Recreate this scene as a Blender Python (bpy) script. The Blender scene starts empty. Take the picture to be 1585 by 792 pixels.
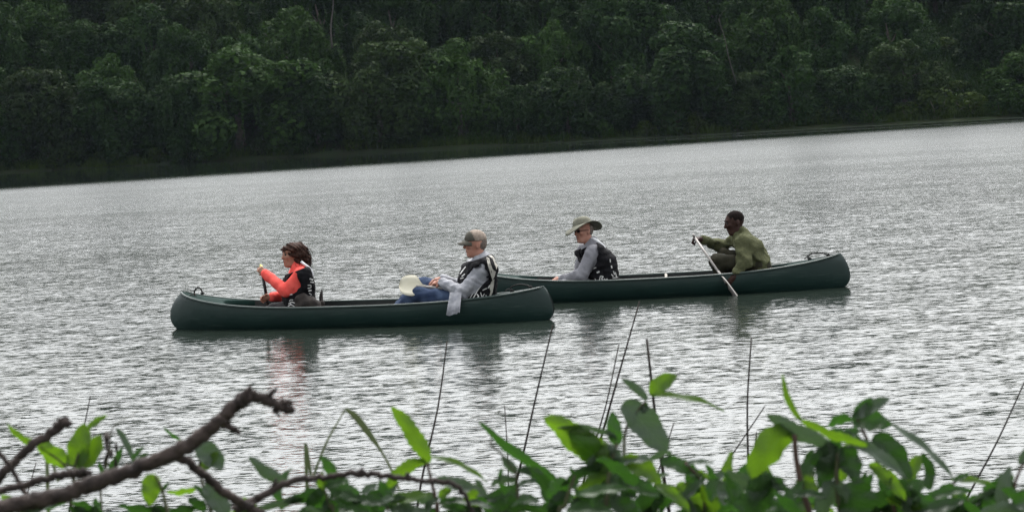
import bpy, bmesh, math, random
import numpy as np
from mathutils import Vector, Matrix
from mathutils.bvhtree import BVHTree

scene = bpy.context.scene
COL = scene.collection

# ------------------------------------------------------------------ camera
PW, PH = 1585.0, 792.0          # photograph size, used to turn its pixels into sight lines
FPX = 4000.0                    # focal length in photograph pixels
CAM_H = 1.9
PITCH = math.radians(2.84)
ROLL = math.radians(3.14)
F0 = Vector((0, math.cos(PITCH), -math.sin(PITCH)))
R0 = Vector((1, 0, 0))
U0 = R0.cross(F0)
CU = U0 * math.cos(ROLL) + R0 * math.sin(ROLL)
CR = R0 * math.cos(ROLL) - U0 * math.sin(ROLL)
CAM = Vector((0, 0, CAM_H))
cam_data = bpy.data.cameras.new('camera')
cam = bpy.data.objects.new('camera', cam_data)
COL.objects.link(cam)
m3 = Matrix((CR, CU, -F0)).transposed()
cam.matrix_world = Matrix.Translation(CAM) @ m3.to_4x4()
cam_data.sensor_width = 36.0
cam_data.lens = FPX / PW * 36.0
cam_data.clip_start = 0.1
cam_data.clip_end = 6000
cam_data.dof.use_dof = True
cam_data.dof.focus_distance = 26.5
cam_data.dof.aperture_fstop = 14.0
scene.camera = cam

# ------------------------------------------------------------------ sky and sun: overcast, light from ahead
SUN_EL, SUN_AZ = math.radians(60), math.radians(12)   # azimuth from +Y (ahead), towards the left
world = bpy.data.worlds.new('World')
scene.world = world
world.use_nodes = True
wn = world.node_tree
wn.nodes.clear()
w_out = wn.nodes.new('ShaderNodeOutputWorld')
w_bg = wn.nodes.new('ShaderNodeBackground')
w_sky = wn.nodes.new('ShaderNodeTexSky')
w_sky.sky_type = 'NISHITA'
w_sky.sun_disc = False
w_sky.sun_elevation = SUN_EL
w_sky.sun_rotation = SUN_AZ
w_sky.air_density = 1.0
w_sky.dust_density = 4.0
w_sky.ozone_density = 1.0
w_hs = wn.nodes.new('ShaderNodeHueSaturation')      # a cloud layer takes the blue out of the sky
w_hs.inputs['Saturation'].default_value = 0.16
w_hs.inputs['Value'].default_value = 1.0
wn.links.new(w_sky.outputs[0], w_hs.inputs['Color'])
wn.links.new(w_hs.outputs[0], w_bg.inputs['Color'])
w_bg.inputs['Strength'].default_value = 0.15
wn.links.new(w_bg.outputs[0], w_out.inputs['Surface'])

sun_d = bpy.data.lights.new('sun', 'SUN')
sun_d.energy = 0.8
sun_d.angle = math.radians(40)
sun_d.color = (1.0, 0.97, 0.92)
sun = bpy.data.objects.new('sun', sun_d)
COL.objects.link(sun)
sdir = Vector((math.sin(SUN_AZ) * math.cos(SUN_EL), math.cos(SUN_AZ) * math.cos(SUN_EL), math.sin(SUN_EL)))
sun.rotation_euler = sdir.to_track_quat('Z', 'Y').to_euler()
sun.location = (0, 0, 60)

vs = scene.view_settings
vs.view_transform = 'Standard'
vs.look = 'None'
vs.gamma = 1.0
vs.exposure = 1.25
vs.use_curve_mapping = False
scene.cycles.use_denoising = True
scene.cycles.denoising_input_passes = 'RGB_ALBEDO_NORMAL'
scene.cycles.denoising_prefilter = 'NONE'      # keeps the fine ripples and leaves crisp
scene.cycles.max_bounces = 8
scene.cycles.transparent_max_bounces = 8

# ------------------------------------------------------------------ helpers
def ray(x, y):
    return F0 + CR * ((x - PW / 2) / FPX) + CU * ((PH / 2 - y) / FPX)

def P(x, y, Z):
    d = ray(x, y)
    return CAM + d * (Z / d.y)

def W(x, y, z=0.0):
    d = ray(x, y)
    return CAM + d * ((z - CAM_H) / d.z)

def link(o, parent=None):
    COL.objects.link(o)
    if parent is not None:
        o.parent = parent
        o.matrix_parent_inverse = parent.matrix_basis.inverted()
    return o

def tag(o, label=None, cat=None, group=None, kind=None):
    if label: o['label'] = label
    if cat: o['category'] = cat
    if group: o['group'] = group
    if kind: o['kind'] = kind
    return o

def empty(name, loc):
    o = bpy.data.objects.new(name, None)
    o.empty_display_size = 0.1
    o.location = loc
    COL.objects.link(o)
    return o

def mesh_np(name, V, F, mat, smooth=True):
    me = bpy.data.meshes.new(name)
    V = np.asarray(V, dtype=np.float32)
    if isinstance(F, np.ndarray):
        n, k = F.shape
        me.vertices.add(len(V)); me.vertices.foreach_set('co', V.ravel())
        me.loops.add(n * k); me.loops.foreach_set('vertex_index', F.astype(np.int32).ravel())
        me.polygons.add(n)
        me.polygons.foreach_set('loop_start', np.arange(0, n * k, k, dtype=np.int32))
        me.polygons.foreach_set('loop_total', np.full(n, k, dtype=np.int32))
        me.update(calc_edges=True)
    else:
        me.from_pydata([tuple(v) for v in V], [], F)
        me.update()
    if smooth:
        me.polygons.foreach_set('use_smooth', np.ones(len(me.polygons), dtype=bool))
    if mat is not None:
        me.materials.append(mat)
    return me

def obj(name, me, parent=None):
    return link(bpy.data.objects.new(name, me), parent)

def tube(pts, rad, n=8, cap=True):
    """swept tube; returns V, F lists (quads/tris)"""
    pts = [Vector(p) for p in pts]
    if not hasattr(rad, '__len__'):
        rad = [rad] * len(pts)
    V, F = [], []
    t0 = (pts[1] - pts[0]).normalized()
    a = t0.orthogonal().normalized()
    for i, p in enumerate(pts):
        if i == 0: t = pts[1] - pts[0]
        elif i == len(pts) - 1: t = pts[-1] - pts[-2]
        else: t = pts[i + 1] - pts[i - 1]
        t.normalize()
        a = (a - t * a.dot(t)).normalized()
        b = t.cross(a)
        for k in range(n):
            an = 2 * math.pi * k / n
            V.append(p + (a * math.cos(an) + b * math.sin(an)) * rad[i])
    for i in range(len(pts) - 1):
        for k in range(n):
            k2 = (k + 1) % n
            F.append((i * n + k, i * n + k2, (i + 1) * n + k2, (i + 1) * n + k))
    if cap:
        F.append(tuple(range(n - 1, -1, -1)))
        F.append(tuple(range((len(pts) - 1) * n, len(pts) * n)))
    return V, F

def merge(parts):
    V, F = [], []
    for v, f in parts:
        o = len(V)
        V += list(v)
        F += [tuple(i + o for i in q) for q in f]
    return V, F

def spline(pts, n):
    """Catmull-Rom through 3-D points"""
    pts = [Vector(p) for p in pts]
    q = [pts[0] * 2 - pts[1]] + pts + [pts[-1] * 2 - pts[-2]]
    out = []
    for i in range(1, len(q) - 2):
        for k in range(n):
            t = k / n
            a, b, c, d = q[i - 1], q[i], q[i + 1], q[i + 2]
            out.append(0.5 * ((2 * b) + (c - a) * t + (2 * a - 5 * b + 4 * c - d) * t * t + (3 * b - a - 3 * c + d) * t ** 3))
    out.append(pts[-1])
    return out

def lerp_list(vals, n):
    out = []
    for i in range(len(vals) - 1):
        for k in range(n):
            out.append(vals[i] + (vals[i + 1] - vals[i]) * k / n)
    out.append(vals[-1])
    return out

# ------------------------------------------------------------------ materials
def new_mat(name):
    m = bpy.data.materials.new(name)
    m.use_nodes = True
    nt = m.node_tree
    b = nt.nodes['Principled BSDF']
    return m, nt, b

def node(nt, typ, **kw):
    n = nt.nodes.new(typ)
    for k, v in kw.items():
        if k.startswith('i_'):
            n.inputs[k[2:].replace('_', ' ')].default_value = v
        else:
            setattr(n, k, v)
    return n

def mat_basic(name, c1, c2=None, scale=8.0, rough=0.7, bump=0.0, bscale=None, detail=4.0, spec=0.5, dist=0.01, rand=0.0):
    """two-tone noise colour, optional bump, optional per-object brightness variation"""
    m, nt, b = new_mat(name)
    b.inputs['Roughness'].default_value = rough
    b.inputs['Specular IOR Level'].default_value = spec
    tc = node(nt, 'ShaderNodeTexCoord')
    nz = node(nt, 'ShaderNodeTexNoise', i_Scale=scale, i_Detail=detail)
    nt.links.new(tc.outputs['Object'], nz.inputs['Vector'])
    cr = node(nt, 'ShaderNodeValToRGB')
    cr.color_ramp.elements[0].position = 0.35
    cr.color_ramp.elements[1].position = 0.65
    cr.color_ramp.elements[0].color = (*c1, 1)
    cr.color_ramp.elements[1].color = (*(c2 or c1), 1)
    nt.links.new(nz.outputs['Fac'], cr.inputs['Fac'])
    src = cr.outputs['Color']
    if rand:
        oi = node(nt, 'ShaderNodeObjectInfo')
        mr = node(nt, 'ShaderNodeMapRange')
        mr.inputs['To Min'].default_value = 1 - rand
        mr.inputs['To Max'].default_value = 1 + rand
        nt.links.new(oi.outputs['Random'], mr.inputs['Value'])
        hs = node(nt, 'ShaderNodeHueSaturation')
        nt.links.new(src, hs.inputs['Color'])
        nt.links.new(mr.outputs[0], hs.inputs['Value'])
        src = hs.outputs['Color']
    nt.links.new(src, b.inputs['Base Color'])
    if bump:
        nb = node(nt, 'ShaderNodeTexNoise', i_Scale=bscale or scale * 3, i_Detail=3.0)
        nt.links.new(tc.outputs['Object'], nb.inputs['Vector'])
        bp = node(nt, 'ShaderNodeBump', i_Strength=bump, i_Distance=dist)
        nt.links.new(nb.outputs['Fac'], bp.inputs['Height'])
        nt.links.new(bp.outputs[0], b.inputs['Normal'])
    return m
# ------------------------------------------------------------------ water
def mat_water():
    m, nt, b = new_mat('lake_water')
    b.inputs['Base Color'].default_value = (0.018, 0.026, 0.020, 1)
    b.inputs['IOR'].default_value = 1.33
    b.inputs['Specular IOR Level'].default_value = 0.5
    L = nt.links
    geo = node(nt, 'ShaderNodeNewGeometry')
    sep = node(nt, 'ShaderNodeSeparateXYZ')
    L.new(geo.outputs['Position'], sep.inputs[0])
    def ripples(sx, sy, rot, detail, rough, amp, dist=0.0):
        mp = node(nt, 'ShaderNodeMapping')
        mp.inputs['Rotation'].default_value = (0, 0, rot)
        mp.inputs['Scale'].default_value = (sx, sy, 1.0)
        L.new(geo.outputs['Position'], mp.inputs['Vector'])
        nz = node(nt, 'ShaderNodeTexNoise', i_Scale=1.0, i_Detail=detail, i_Roughness=rough, i_Distortion=dist)
        nz.noise_dimensions = '2D'
        L.new(mp.outputs[0], nz.inputs['Vector'])
        sb = node(nt, 'ShaderNodeVectorMath', operation='SUBTRACT')
        sb.inputs[1].default_value = (0.5, 0.5, 0.5)
        L.new(nz.outputs['Color'], sb.inputs[0])
        ml = node(nt, 'ShaderNodeVectorMath', operation='MULTIPLY')
        ml.inputs[1].default_value = (amp[0], amp[1], 0)
        L.new(sb.outputs[0], ml.inputs[0])
        return ml.outputs[0]
    r1 = ripples(9.0, 30.0, 0.04, 2.5, 0.6, (0.16, 0.43), 0.4)
    r2 = ripples(2.2, 6.0, -0.10, 2.0, 0.5, (0.07, 0.17))
    r3 = ripples(0.35, 1.5, 0.06, 3.0, 0.6, (0.03, 0.07))
    a0 = node(nt, 'ShaderNodeVectorMath', operation='ADD')
    L.new(r1, a0.inputs[0]); L.new(r2, a0.inputs[1])
    ad = node(nt, 'ShaderNodeVectorMath', operation='ADD')
    L.new(a0.outputs[0], ad.inputs[0]); L.new(r3, ad.inputs[1])
    # wind patches: broad streaks where the ripples are weaker or stronger
    mp = node(nt, 'ShaderNodeMapping')
    mp.inputs['Scale'].default_value = (0.05, 0.16, 1.0)
    L.new(geo.outputs['Position'], mp.inputs['Vector'])
    gust = node(nt, 'ShaderNodeTexNoise', i_Scale=1.0, i_Detail=3.0)
    gust.noise_dimensions = '2D'
    L.new(mp.outputs[0], gust.inputs['Vector'])
    gr = node(nt, 'ShaderNodeMapRange')
    gr.inputs['From Min'].default_value = 0.3; gr.inputs['From Max'].default_value = 0.7
    gr.inputs['To Min'].default_value = 0.6; gr.inputs['To Max'].default_value = 1.12
    L.new(gust.outputs['Fac'], gr.inputs['Value'])
    # the lee of the far bank lies calm; the calm strip is broad on the left, thin on the right
    mx = node(nt, 'ShaderNodeMath', operation='MULTIPLY_ADD')
    mx.inputs[1].default_value = -1.05; mx.inputs[2].default_value = 0.0
    L.new(sep.outputs['X'], mx.inputs[0])
    yy = node(nt, 'ShaderNodeMath', operation='ADD')
    L.new(sep.outputs['Y'], yy.inputs[0]); L.new(mx.outputs[0], yy.inputs[1])
    calm = node(nt, 'ShaderNodeMapRange')
    calm.interpolation_type = 'SMOOTHSTEP'
    calm.inputs['From Min'].default_value = 160; calm.inputs['From Max'].default_value = 194
    calm.inputs['To Min'].default_value = 1.0; calm.inputs['To Max'].default_value = 0.07
    L.new(yy.outputs[0], calm.inputs['Value'])
    # two thin streaks where a light air touches the lee, towards the right
    def pulse(y0, y1):
        a_ = node(nt, 'ShaderNodeMapRange'); a_.interpolation_type = 'SMOOTHSTEP'
        a_.inputs['From Min'].default_value = y0; a_.inputs['From Max'].default_value = y0 + 3
        L.new(sep.outputs['Y'], a_.inputs['Value'])
        b_ = node(nt, 'ShaderNodeMapRange'); b_.interpolation_type = 'SMOOTHSTEP'
        b_.inputs['From Min'].default_value = y1 - 3; b_.inputs['From Max'].default_value = y1
        b_.inputs['To Min'].default_value = 1; b_.inputs['To Max'].default_value = 0
        L.new(sep.outputs['Y'], b_.inputs['Value'])
        m_ = node(nt, 'ShaderNodeMath', operation='MULTIPLY'); L.new(a_.outputs[0], m_.inputs[0]); L.new(b_.outputs[0], m_.inputs[1])
        return m_.outputs[0]
    p1, p2 = pulse(262, 279), pulse(231, 240)
    pa = node(nt, 'ShaderNodeMath', operation='MAXIMUM'); L.new(p1, pa.inputs[0]); L.new(p2, pa.inputs[1])
    px_ = node(nt, 'ShaderNodeMapRange'); px_.interpolation_type = 'SMOOTHSTEP'
    px_.inputs['From Min'].default_value = -35; px_.inputs['From Max'].default_value = 25
    px_.inputs['To Max'].default_value = 0.7
    L.new(sep.outputs['X'], px_.inputs['Value'])
    pm_ = node(nt, 'ShaderNodeMath', operation='MULTIPLY'); L.new(pa.outputs[0], pm_.inputs[0]); L.new(px_.outputs[0], pm_.inputs[1])
    calm2 = node(nt, 'ShaderNodeMath', operation='MAXIMUM'); L.new(calm.outputs[0], calm2.inputs[0]); L.new(pm_.outputs[0], calm2.inputs[1])
    calm = calm2
    st = node(nt, 'ShaderNodeMath', operation='MULTIPLY'); L.new(gr.outputs[0], st.inputs[0]); L.new(calm.outputs[0], st.inputs[1])
    sc = node(nt, 'ShaderNodeVectorMath', operation='SCALE')
    L.new(ad.outputs[0], sc.inputs[0]); L.new(st.outputs[0], sc.inputs['Scale'])
    up = node(nt, 'ShaderNodeVectorMath', operation='ADD')
    up.inputs[1].default_value = (0, 0, 1)
    L.new(sc.outputs[0], up.inputs[0])
    nm = node(nt, 'ShaderNodeVectorMath', operation='NORMALIZE')
    L.new(up.outputs[0], nm.inputs[0])
    L.new(nm.outputs[0], b.inputs['Normal'])
    rr = node(nt, 'ShaderNodeMapRange')          # unresolved ripples far out read as gloss roughness
    rr.inputs['From Min'].default_value = 20; rr.inputs['From Max'].default_value = 130
    rr.inputs['To Min'].default_value = 0.10; rr.inputs['To Max'].default_value = 0.21
    L.new(sep.outputs['Y'], rr.inputs['Value'])
    rm = node(nt, 'ShaderNodeMath', operation='MULTIPLY')
    L.new(rr.outputs[0], rm.inputs[0]); L.new(calm.outputs[0], rm.inputs[1])
    L.new(rm.outputs[0], b.inputs['Roughness'])
    return m

M_WATER = mat_water()
V = [(-900, -60, 0), (900, -60, 0), (900, 284, 0), (-900, 284, 0)]
lake = obj('lake_water', mesh_np('lake_water', V, [(0, 1, 2, 3)], M_WATER, False))
tag(lake, kind='structure')

# ------------------------------------------------------------------ ground: lake bed, near bank, far hillside in one sheet
def ground_z(x, y):
    wob = 1.2 * math.sin(x * 0.11) + 0.7 * math.sin(x * 0.29 + 1.0)
    if y < 6.5:
        t = max(0.0, min(1.0, (6.4 - y) / 3.2))
        return -0.6 + 1.05 * t + 0.05 * math.sin(x * 3.1) * math.sin(y * 2.3) + (0.25 * min(1, (1 - y) / 5) if y < 1 else 0)
    if y < 262:
        return -0.6 - 4.0 * min(1, (y - 6.5) / 30) * min(1, (262 - y) / 40)
    s = y - (281.5 + wob * 0.4)
    if s < 0: return max(-0.6, s * 0.12)
    z = 0.35 * min(1, s / 1.5) + 0.47 * max(0, s - 2.5)
    if z > 30: z = 30 + (z - 30) * 0.12
    return z + 0.35 * math.sin(x * 0.5 + y * 0.3) * min(1, s / 8)

xs = sorted(set([-900, -500, -250, -140] + [i * 3.0 for i in range(-34, 35)] + [140, 250, 500, 900] + [i * 0.5 for i in range(-10, 11)]))
ys = sorted(set([-300, -100, -40, -15, -6] + [i * 0.4 for i in range(-6, 20)] + [12, 20, 37, 80, 150, 222, 250, 262, 272] +
                [278 + i * 1.0 for i in range(14)] + [292 + i * 3.0 for i in range(22)] + [370, 400, 450, 500]))
GV = [(x, y, ground_z(x, y)) for y in ys for x in xs]
nx = len(xs)
GF = [(j * nx + i, j * nx + i + 1, (j + 1) * nx + i + 1, (j + 1) * nx + i) for j in range(len(ys) - 1) for i in range(nx - 1)]
M_GROUND = mat_basic('earth_and_moss', (0.030, 0.034, 0.016), (0.022, 0.040, 0.012), scale=0.6, rough=0.95, bump=0.6, bscale=6, dist=0.05, spec=0.1)
ground = obj('ground', mesh_np('ground', GV, GF, M_GROUND))
tag(ground, kind='structure')

# ------------------------------------------------------------------ foliage helpers for the far bank
def leaf_cards(C, N, size, aspect, rng, droop=0.25):
    """C centres (n,3), N outward normals: one kite-shaped folded card per centre -> V, F"""
    n = len(C)
    r = rng.normal(size=(n, 3))
    nrm = N + r * 0.46
    nrm[:, 2] += 0.05
    nrm /= np.linalg.norm(nrm, axis=1, keepdims=True)
    d = rng.normal(size=(n, 3)); d[:, 2] -= droop * 2
    d -= nrm * np.sum(d * nrm, axis=1, keepdims=True)
    d /= np.linalg.norm(d, axis=1, keepdims=True)
    s = np.cross(nrm, d)
    L = (size * rng.uniform(0.6, 1.35, n))[:, None]
    Wd = L * aspect
    base = C - d * L * 0.5
    tip = C + d * L * 0.5 - nrm * L * 0.12
    l = C + s * Wd * 0.5 + nrm * L * 0.08
    q = C - s * Wd * 0.5 + nrm * L * 0.08
    V = np.stack([base, l, tip, q], axis=1).reshape(-1, 3)
    F = np.arange(4 * n).reshape(n, 4)
    return V, F

def crown_points(rng, blobs, per):
    """points on the outer shells of many ellipsoid clumps (c, r3), inner ones dropped"""
    Cs, Ns = [], []
    for c, r in blobs:
        k = int(per * (r[0] * r[1] + r[0] * r[2] + r[1] * r[2]) / 3.0)
        d = rng.normal(size=(k, 3)); d /= np.linalg.norm(d, axis=1, keepdims=True)
        d[:, 2] = np.where(d[:, 2] < -0.8, -d[:, 2], d[:, 2])
        rad = 1.0 - 0.35 * rng.random(k) ** 2
        Cs.append(np.asarray(c) + d * np.asarray(r) * rad[:, None])
        Ns.append(d)
    C = np.concatenate(Cs); N = np.concatenate(Ns)
    keep = np.ones(len(C), bool)
    for c, r in blobs:
        q = (C - np.asarray(c)) / np.asarray(r)
        keep &= (np.sum(q * q, axis=1) > 0.42) | (rng.random(len(C)) < 0.06)
    return C[keep], N[keep]

def mat_foliage(name, ca, cb, rand=0.2, transl=0.25):
    m, nt, b = new_mat(name)
    L = nt.links
    geo = node(nt, 'ShaderNodeNewGeometry')
    tc = node(nt, 'ShaderNodeTexCoord')
    nz = node(nt, 'ShaderNodeTexNoise', i_Scale=0.55, i_Detail=3.0)
    L.new(geo.outputs['Position'], nz.inputs['Vector'])
    mixf = node(nt, 'ShaderNodeMath', operation='MULTIPLY_ADD')     # leaf-to-leaf and clump-to-clump variation
    mixf.inputs[1].default_value = 0.5
    L.new(geo.outputs['Random Per Island'], mixf.inputs[0])
    ns = node(nt, 'ShaderNodeMath', operation='MULTIPLY_ADD'); ns.inputs[1].default_value = 1.6; ns.inputs[2].default_value = -0.55
    L.new(nz.outputs['Fac'], ns.inputs[0]); L.new(ns.outputs[0], mixf.inputs[2])
    cr = node(nt, 'ShaderNodeValToRGB')
    cr.color_ramp.elements[0].color = (*ca, 1); cr.color_ramp.elements[1].color = (*cb, 1)
    L.new(mixf.outputs[0], cr.inputs['Fac'])
    oi = node(nt, 'ShaderNodeObjectInfo')
    mr = node(nt, 'ShaderNodeMapRange'); mr.inputs['To Min'].default_value = 1 - rand; mr.inputs['To Max'].default_value = 1 + rand
    L.new(oi.outputs['Random'], mr.inputs['Value'])
    hs = node(nt, 'ShaderNodeHueSaturation')
    L.new(cr.outputs[0], hs.inputs['Color']); L.new(mr.outputs[0], hs.inputs['Value'])
    L.new(hs.outputs[0], b.inputs['Base Color'])
    b.inputs['Roughness'].default_value = 0.6
    b.inputs['Specular IOR Level'].default_value = 0.06
    tr = node(nt, 'ShaderNodeBsdfTranslucent')
    L.new(hs.outputs[0], tr.inputs['Color'])
    mx = node(nt, 'ShaderNodeMixShader'); mx.inputs[0].default_value = transl
    L.new(b.outputs[0], mx.inputs[1]); L.new(tr.outputs[0], mx.inputs[2])
    L.new(mx.outputs[0], nt.nodes['Material Output'].inputs['Surface'])
    return m

M_F = [mat_foliage('foliage_dark', (0.010, 0.025, 0.006), (0.026, 0.058, 0.012)),
       mat_foliage('foliage_mid', (0.010, 0.025, 0.006), (0.029, 0.064, 0.013)),
       mat_foliage('foliage_olive', (0.013, 0.025, 0.007), (0.032, 0.058, 0.014)),
       mat_foliage('foliage_bright', (0.014, 0.032, 0.007), (0.038, 0.082, 0.014))]
M_GRASS = mat_foliage('shore_grass', (0.018, 0.034, 0.006), (0.060, 0.100, 0.014))
M_BARK = mat_basic('forest_bark', (0.045, 0.036, 0.028), (0.09, 0.075, 0.06), scale=3, rough=0.95, bump=0.5, dist=0.03)
M_PALEBARK = mat_basic('pale_bark', (0.045, 0.042, 0.036), (0.075, 0.068, 0.058), scale=3, rough=0.9)
# ------------------------------------------------------------------ far wood
def make_tree_meshes(seed, kind, fm):
    rng = np.random.default_rng(seed)
    blobs = []
    n_up = 42
    lobes = [(rng.uniform(0, 6.28), rng.uniform(.8, 2.6), rng.uniform(4.6, 7.6), rng.uniform(1.3, 2.3)) for _ in range(6)]
    lobes[0] = (0.0, 0.3, 7.5, 1.7)
    for i in range(n_up):
        la, lr, lz, ls = lobes[i % 6]
        d = rng.normal(size=3); d /= np.linalg.norm(d)
        rr = rng.uniform(0.3, 1.0) ** 0.6
        c = np.array([math.cos(la) * lr + d[0] * ls * rr, math.sin(la) * lr + d[1] * ls * rr, lz + d[2] * ls * rr])
        s = rng.uniform(0.55, 1.35)
        blobs.append((c, (s, s, s * rng.uniform(0.75, 1.0))))
    n_low = 44 if kind == 'draped' else 32
    for i in range(n_low):
        a = rng.uniform(0, 2 * math.pi); rr = rng.uniform(2.0, 4.1)
        z = rng.uniform(0.6, 5.4)
        s = rng.uniform(0.6, 1.3)
        blobs.append((np.array([math.cos(a) * rr, math.sin(a) * rr, z]), (s, s, s * rng.uniform(1.3, 2.4))))
    C, N = crown_points(rng, blobs, 170)
    V, F = leaf_cards(C, N, 0.42, 0.62, rng)
    parts = [(V, F)]
    ns = 120 if kind == 'draped' else 45                      # vines hanging off the crown
    SC, SN = [], []
    for i in range(ns):
        a = rng.uniform(0, 2 * math.pi); rr = rng.uniform(2.6, 4.3)
        z = rng.uniform(4.0, 7.2); ln = rng.uniform(1.2, 4.2)
        k = int(ln / 0.11)
        t = np.linspace(0, 1, k)
        p = np.stack([math.cos(a) * rr + rng.normal(0, .05, k), math.sin(a) * rr + rng.normal(0, .05, k), z - t * ln], 1)
        SC.append(p); SN.append(np.tile([math.cos(a), math.sin(a), 0.2], (k, 1)))
    V2, F2 = leaf_cards(np.concatenate(SC), np.concatenate(SN), 0.24, 0.5, rng, droop=1.6)
    Vc = np.concatenate([V, V2]); Fc = np.concatenate([F, F2 + len(V)])
    crown = mesh_np('crown', Vc, Fc, fm, False)
    # trunk and limbs
    tp = []
    bx, by = rng.normal(0, 0.35, 2)
    top = Vector((bx * 1.5, by * 1.5, 7.2))
    tp.append(tube(spline([(0, 0, -0.8), (bx * .3, by * .3, 2.0), (bx, by, 4.5), top], 4),
                   lerp_list([0.34, 0.24, 0.17, 0.05], 4), 8))
    for i in range(6):
        a = i * 1.05 + rng.uniform(-.3, .3); z0 = rng.uniform(2.5, 5.2)
        s = Vector((bx * z0 / 4.5, by * z0 / 4.5, z0)); L = rng.uniform(2.0, 3.0)
        e = s + Vector((math.cos(a) * L, math.sin(a) * L, rng.uniform(0.8, 2.2)))
        mid = (s + e) / 2 + Vector((0, 0, rng.uniform(-.3, .3)))
        tp.append(tube(spline([s, mid, e], 4), lerp_list([0.12, 0.08, 0.02], 4), 6))
    v, f = merge(tp)
    trunk = mesh_np('trunk', v, f, M_BARK)
    return crown, trunk

VAR = []
for i, (kd, fm) in enumerate([('draped', 0), ('round', 1), ('draped', 2), ('round', 0), ('draped', 1), ('round', 2), ('draped', 3), ('round', 3), ('draped', 0)]):
    VAR.append(make_tree_meshes(100 + i, kd, M_F[fm]))

def place_tree(x, y, var, sx, sz, rz, label, group, name='broadleaf_tree'):
    t = empty(name, (x, y, ground_z(x, y) - 0.1))
    t.scale = (sx, sx, sz)
    t.rotation_euler = (0, 0, rz)
    for nm, me in (('crown', VAR[var][0]), ('trunk', VAR[var][1])):
        o = bpy.data.objects.new(nm, me)
        COL.objects.link(o)
        o.parent = t
    tag(t, label, 'tree', group)
    return t

rnd = random.Random(5)
NTH = ['leftmost', 'second from the left', 'third from the left', 'fourth from the left', 'fifth from the left', 'sixth from the left',
       'seventh from the left', 'eighth from the left', 'ninth from the left', 'tenth from the left', 'eleventh from the left', 'twelfth from the left',
      'thirteenth from the left', 'fourteenth from the left', 'fifteenth from the left', 'sixteenth from the left', 'seventeenth from the left']
# trees along the far water's edge: photo column of the crown, photo row of its top, crown width in photo pixels, variant, label
front = [(-20, 120, 150, 0, 'dark vine-hung tree cut by the left edge of the picture'),
         (75, 105, 150, 2, 'olive green tree low on the shore at far left'),
         (180, 120, 140, 0, 'dark drooping tree behind the pale shore grass at far left'),
         (285, 110, 130, 8, 'dark tree close left of the broad light green crown'),
         (372, 62, 230, 7, 'broad light green round tree, the brightest crown on the far shore'),
         (492, 85, 120, 4, 'narrow vine-draped tree right of the broad light green crown'),
         (590, 62, 165, 2, 'tall vine-curtained tree reaching the water above the grey-sleeved man'),
         (712, 58, 150, 6, 'rounded mid green tree with leafy dome above the peaked cap'),
         (800, 128, 90, 8, 'small dark tree in the hollow between two domed trees'),
         (880, 100, 130, 4, 'mid green tree above the wide-brimmed hat'),
         (965, 120, 100, 0, 'small dark tree left of the tall shadowed tree'),
         (1050, 35, 185, 0, 'tallest dark shadowed tree on the shore, hung with vines'),
         (1150, 110, 95, 2, 'low olive tree at the foot of the leaning pale vine'),
         (1228, 72, 120, 1, 'round-topped green tree above the paddling guide'),
         (1318, 98, 120, 4, 'mid green tree above the stern of the rear canoe'),
         (1402, 60, 120, 5, 'olive round tree left of the open grassy slope'),
         (1600, 60, 150, 7, 'light green tree cut by the right edge of the picture')]
for i, (px, py, w, var, lab) in enumerate(front):
    y = 285.0 + rnd.uniform(-0.5, 1.2)
    base = P(px, 200, y)
    top = P(px, py, y)
    g = ground_z(base.x, y)
    sx = (w / FPX * y) / 8.6
    sz = (top.z - g) / 9.6
    place_tree(base.x, y, var, sx, sz, rnd.uniform(0, 6.28), lab, "trees at the far water's edge")
# rows further up the slope
rows = [('in the second row', 293.0, 17, 0.95), ('in the third row', 301.0, 16, 1.0),
        ('in the fourth row', 310.0, 15, 1.05), ('in the highest row', 320.0, 14, 1.1)]
SHADE = ['dark green', 'fresh green', 'olive green', 'dark green', 'fresh green', 'olive green', 'bright green', 'bright green', 'dark green']
for ri, (rl, y, n, k) in enumerate(rows):
    idx = 0
    for j in range(n):
        px = -60 + (1700.0) * (j + 0.5 + rnd.uniform(-.25, .25) + (ri % 2) * 0.3 - .15) / n
        if 1425 < px < 1535 and ri < 2:
            continue
        yy = y + rnd.uniform(-2, 2)
        x = P(px, 200, yy).x
        var = rnd.choice([0, 1, 2, 3, 4, 5, 8, 0, 3, 6, 7])
        s = k * rnd.uniform(0.85, 1.2)
        place_tree(x, yy, var, s * rnd.uniform(0.9, 1.1), s * rnd.uniform(0.85, 1.15), rnd.uniform(0, 6.28),
                   '%s tree on the far slope, %s %s' % (SHADE[var], NTH[idx], rl), 'trees on the far slope')
        idx += 1
# two pale bare trunks that show through the leaves
def bare_trunk(pts, r, name, label):
    v, f = tube(spline(pts, 5), lerp_list([r * (1 - 0.18 * i) for i in range(len(pts))], 5), 7)
    base = Vector(pts[0])
    o = empty(name, base)
    obj('trunk', mesh_np('trunk', v, f, M_PALEBARK), o)
    br = []
    for k in range(3):
        s = Vector(pts[-1]).lerp(Vector(pts[-2]), 0.25 * k)
        e = s + Vector((rnd.uniform(-1.2, 1.2), rnd.uniform(-.5, .5), rnd.uniform(0.8, 1.6)))
        v, f = tube([s, (s + e) / 2 + Vector((0, 0, .1)), e], [r * .4, r * .25, r * .1], 5)
        obj('branch', mesh_np('branch', v, f, M_PALEBARK), o)
    tag(o, label, 'tree', 'pale trunks on the far slope')
bare_trunk([P(514, 75, 291), P(512, 45, 291), P(515, 15, 291), P(517, -15, 291)], 0.11, 'bare_tree', 'thin pale bare trunk standing above the vine-draped trees')
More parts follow.
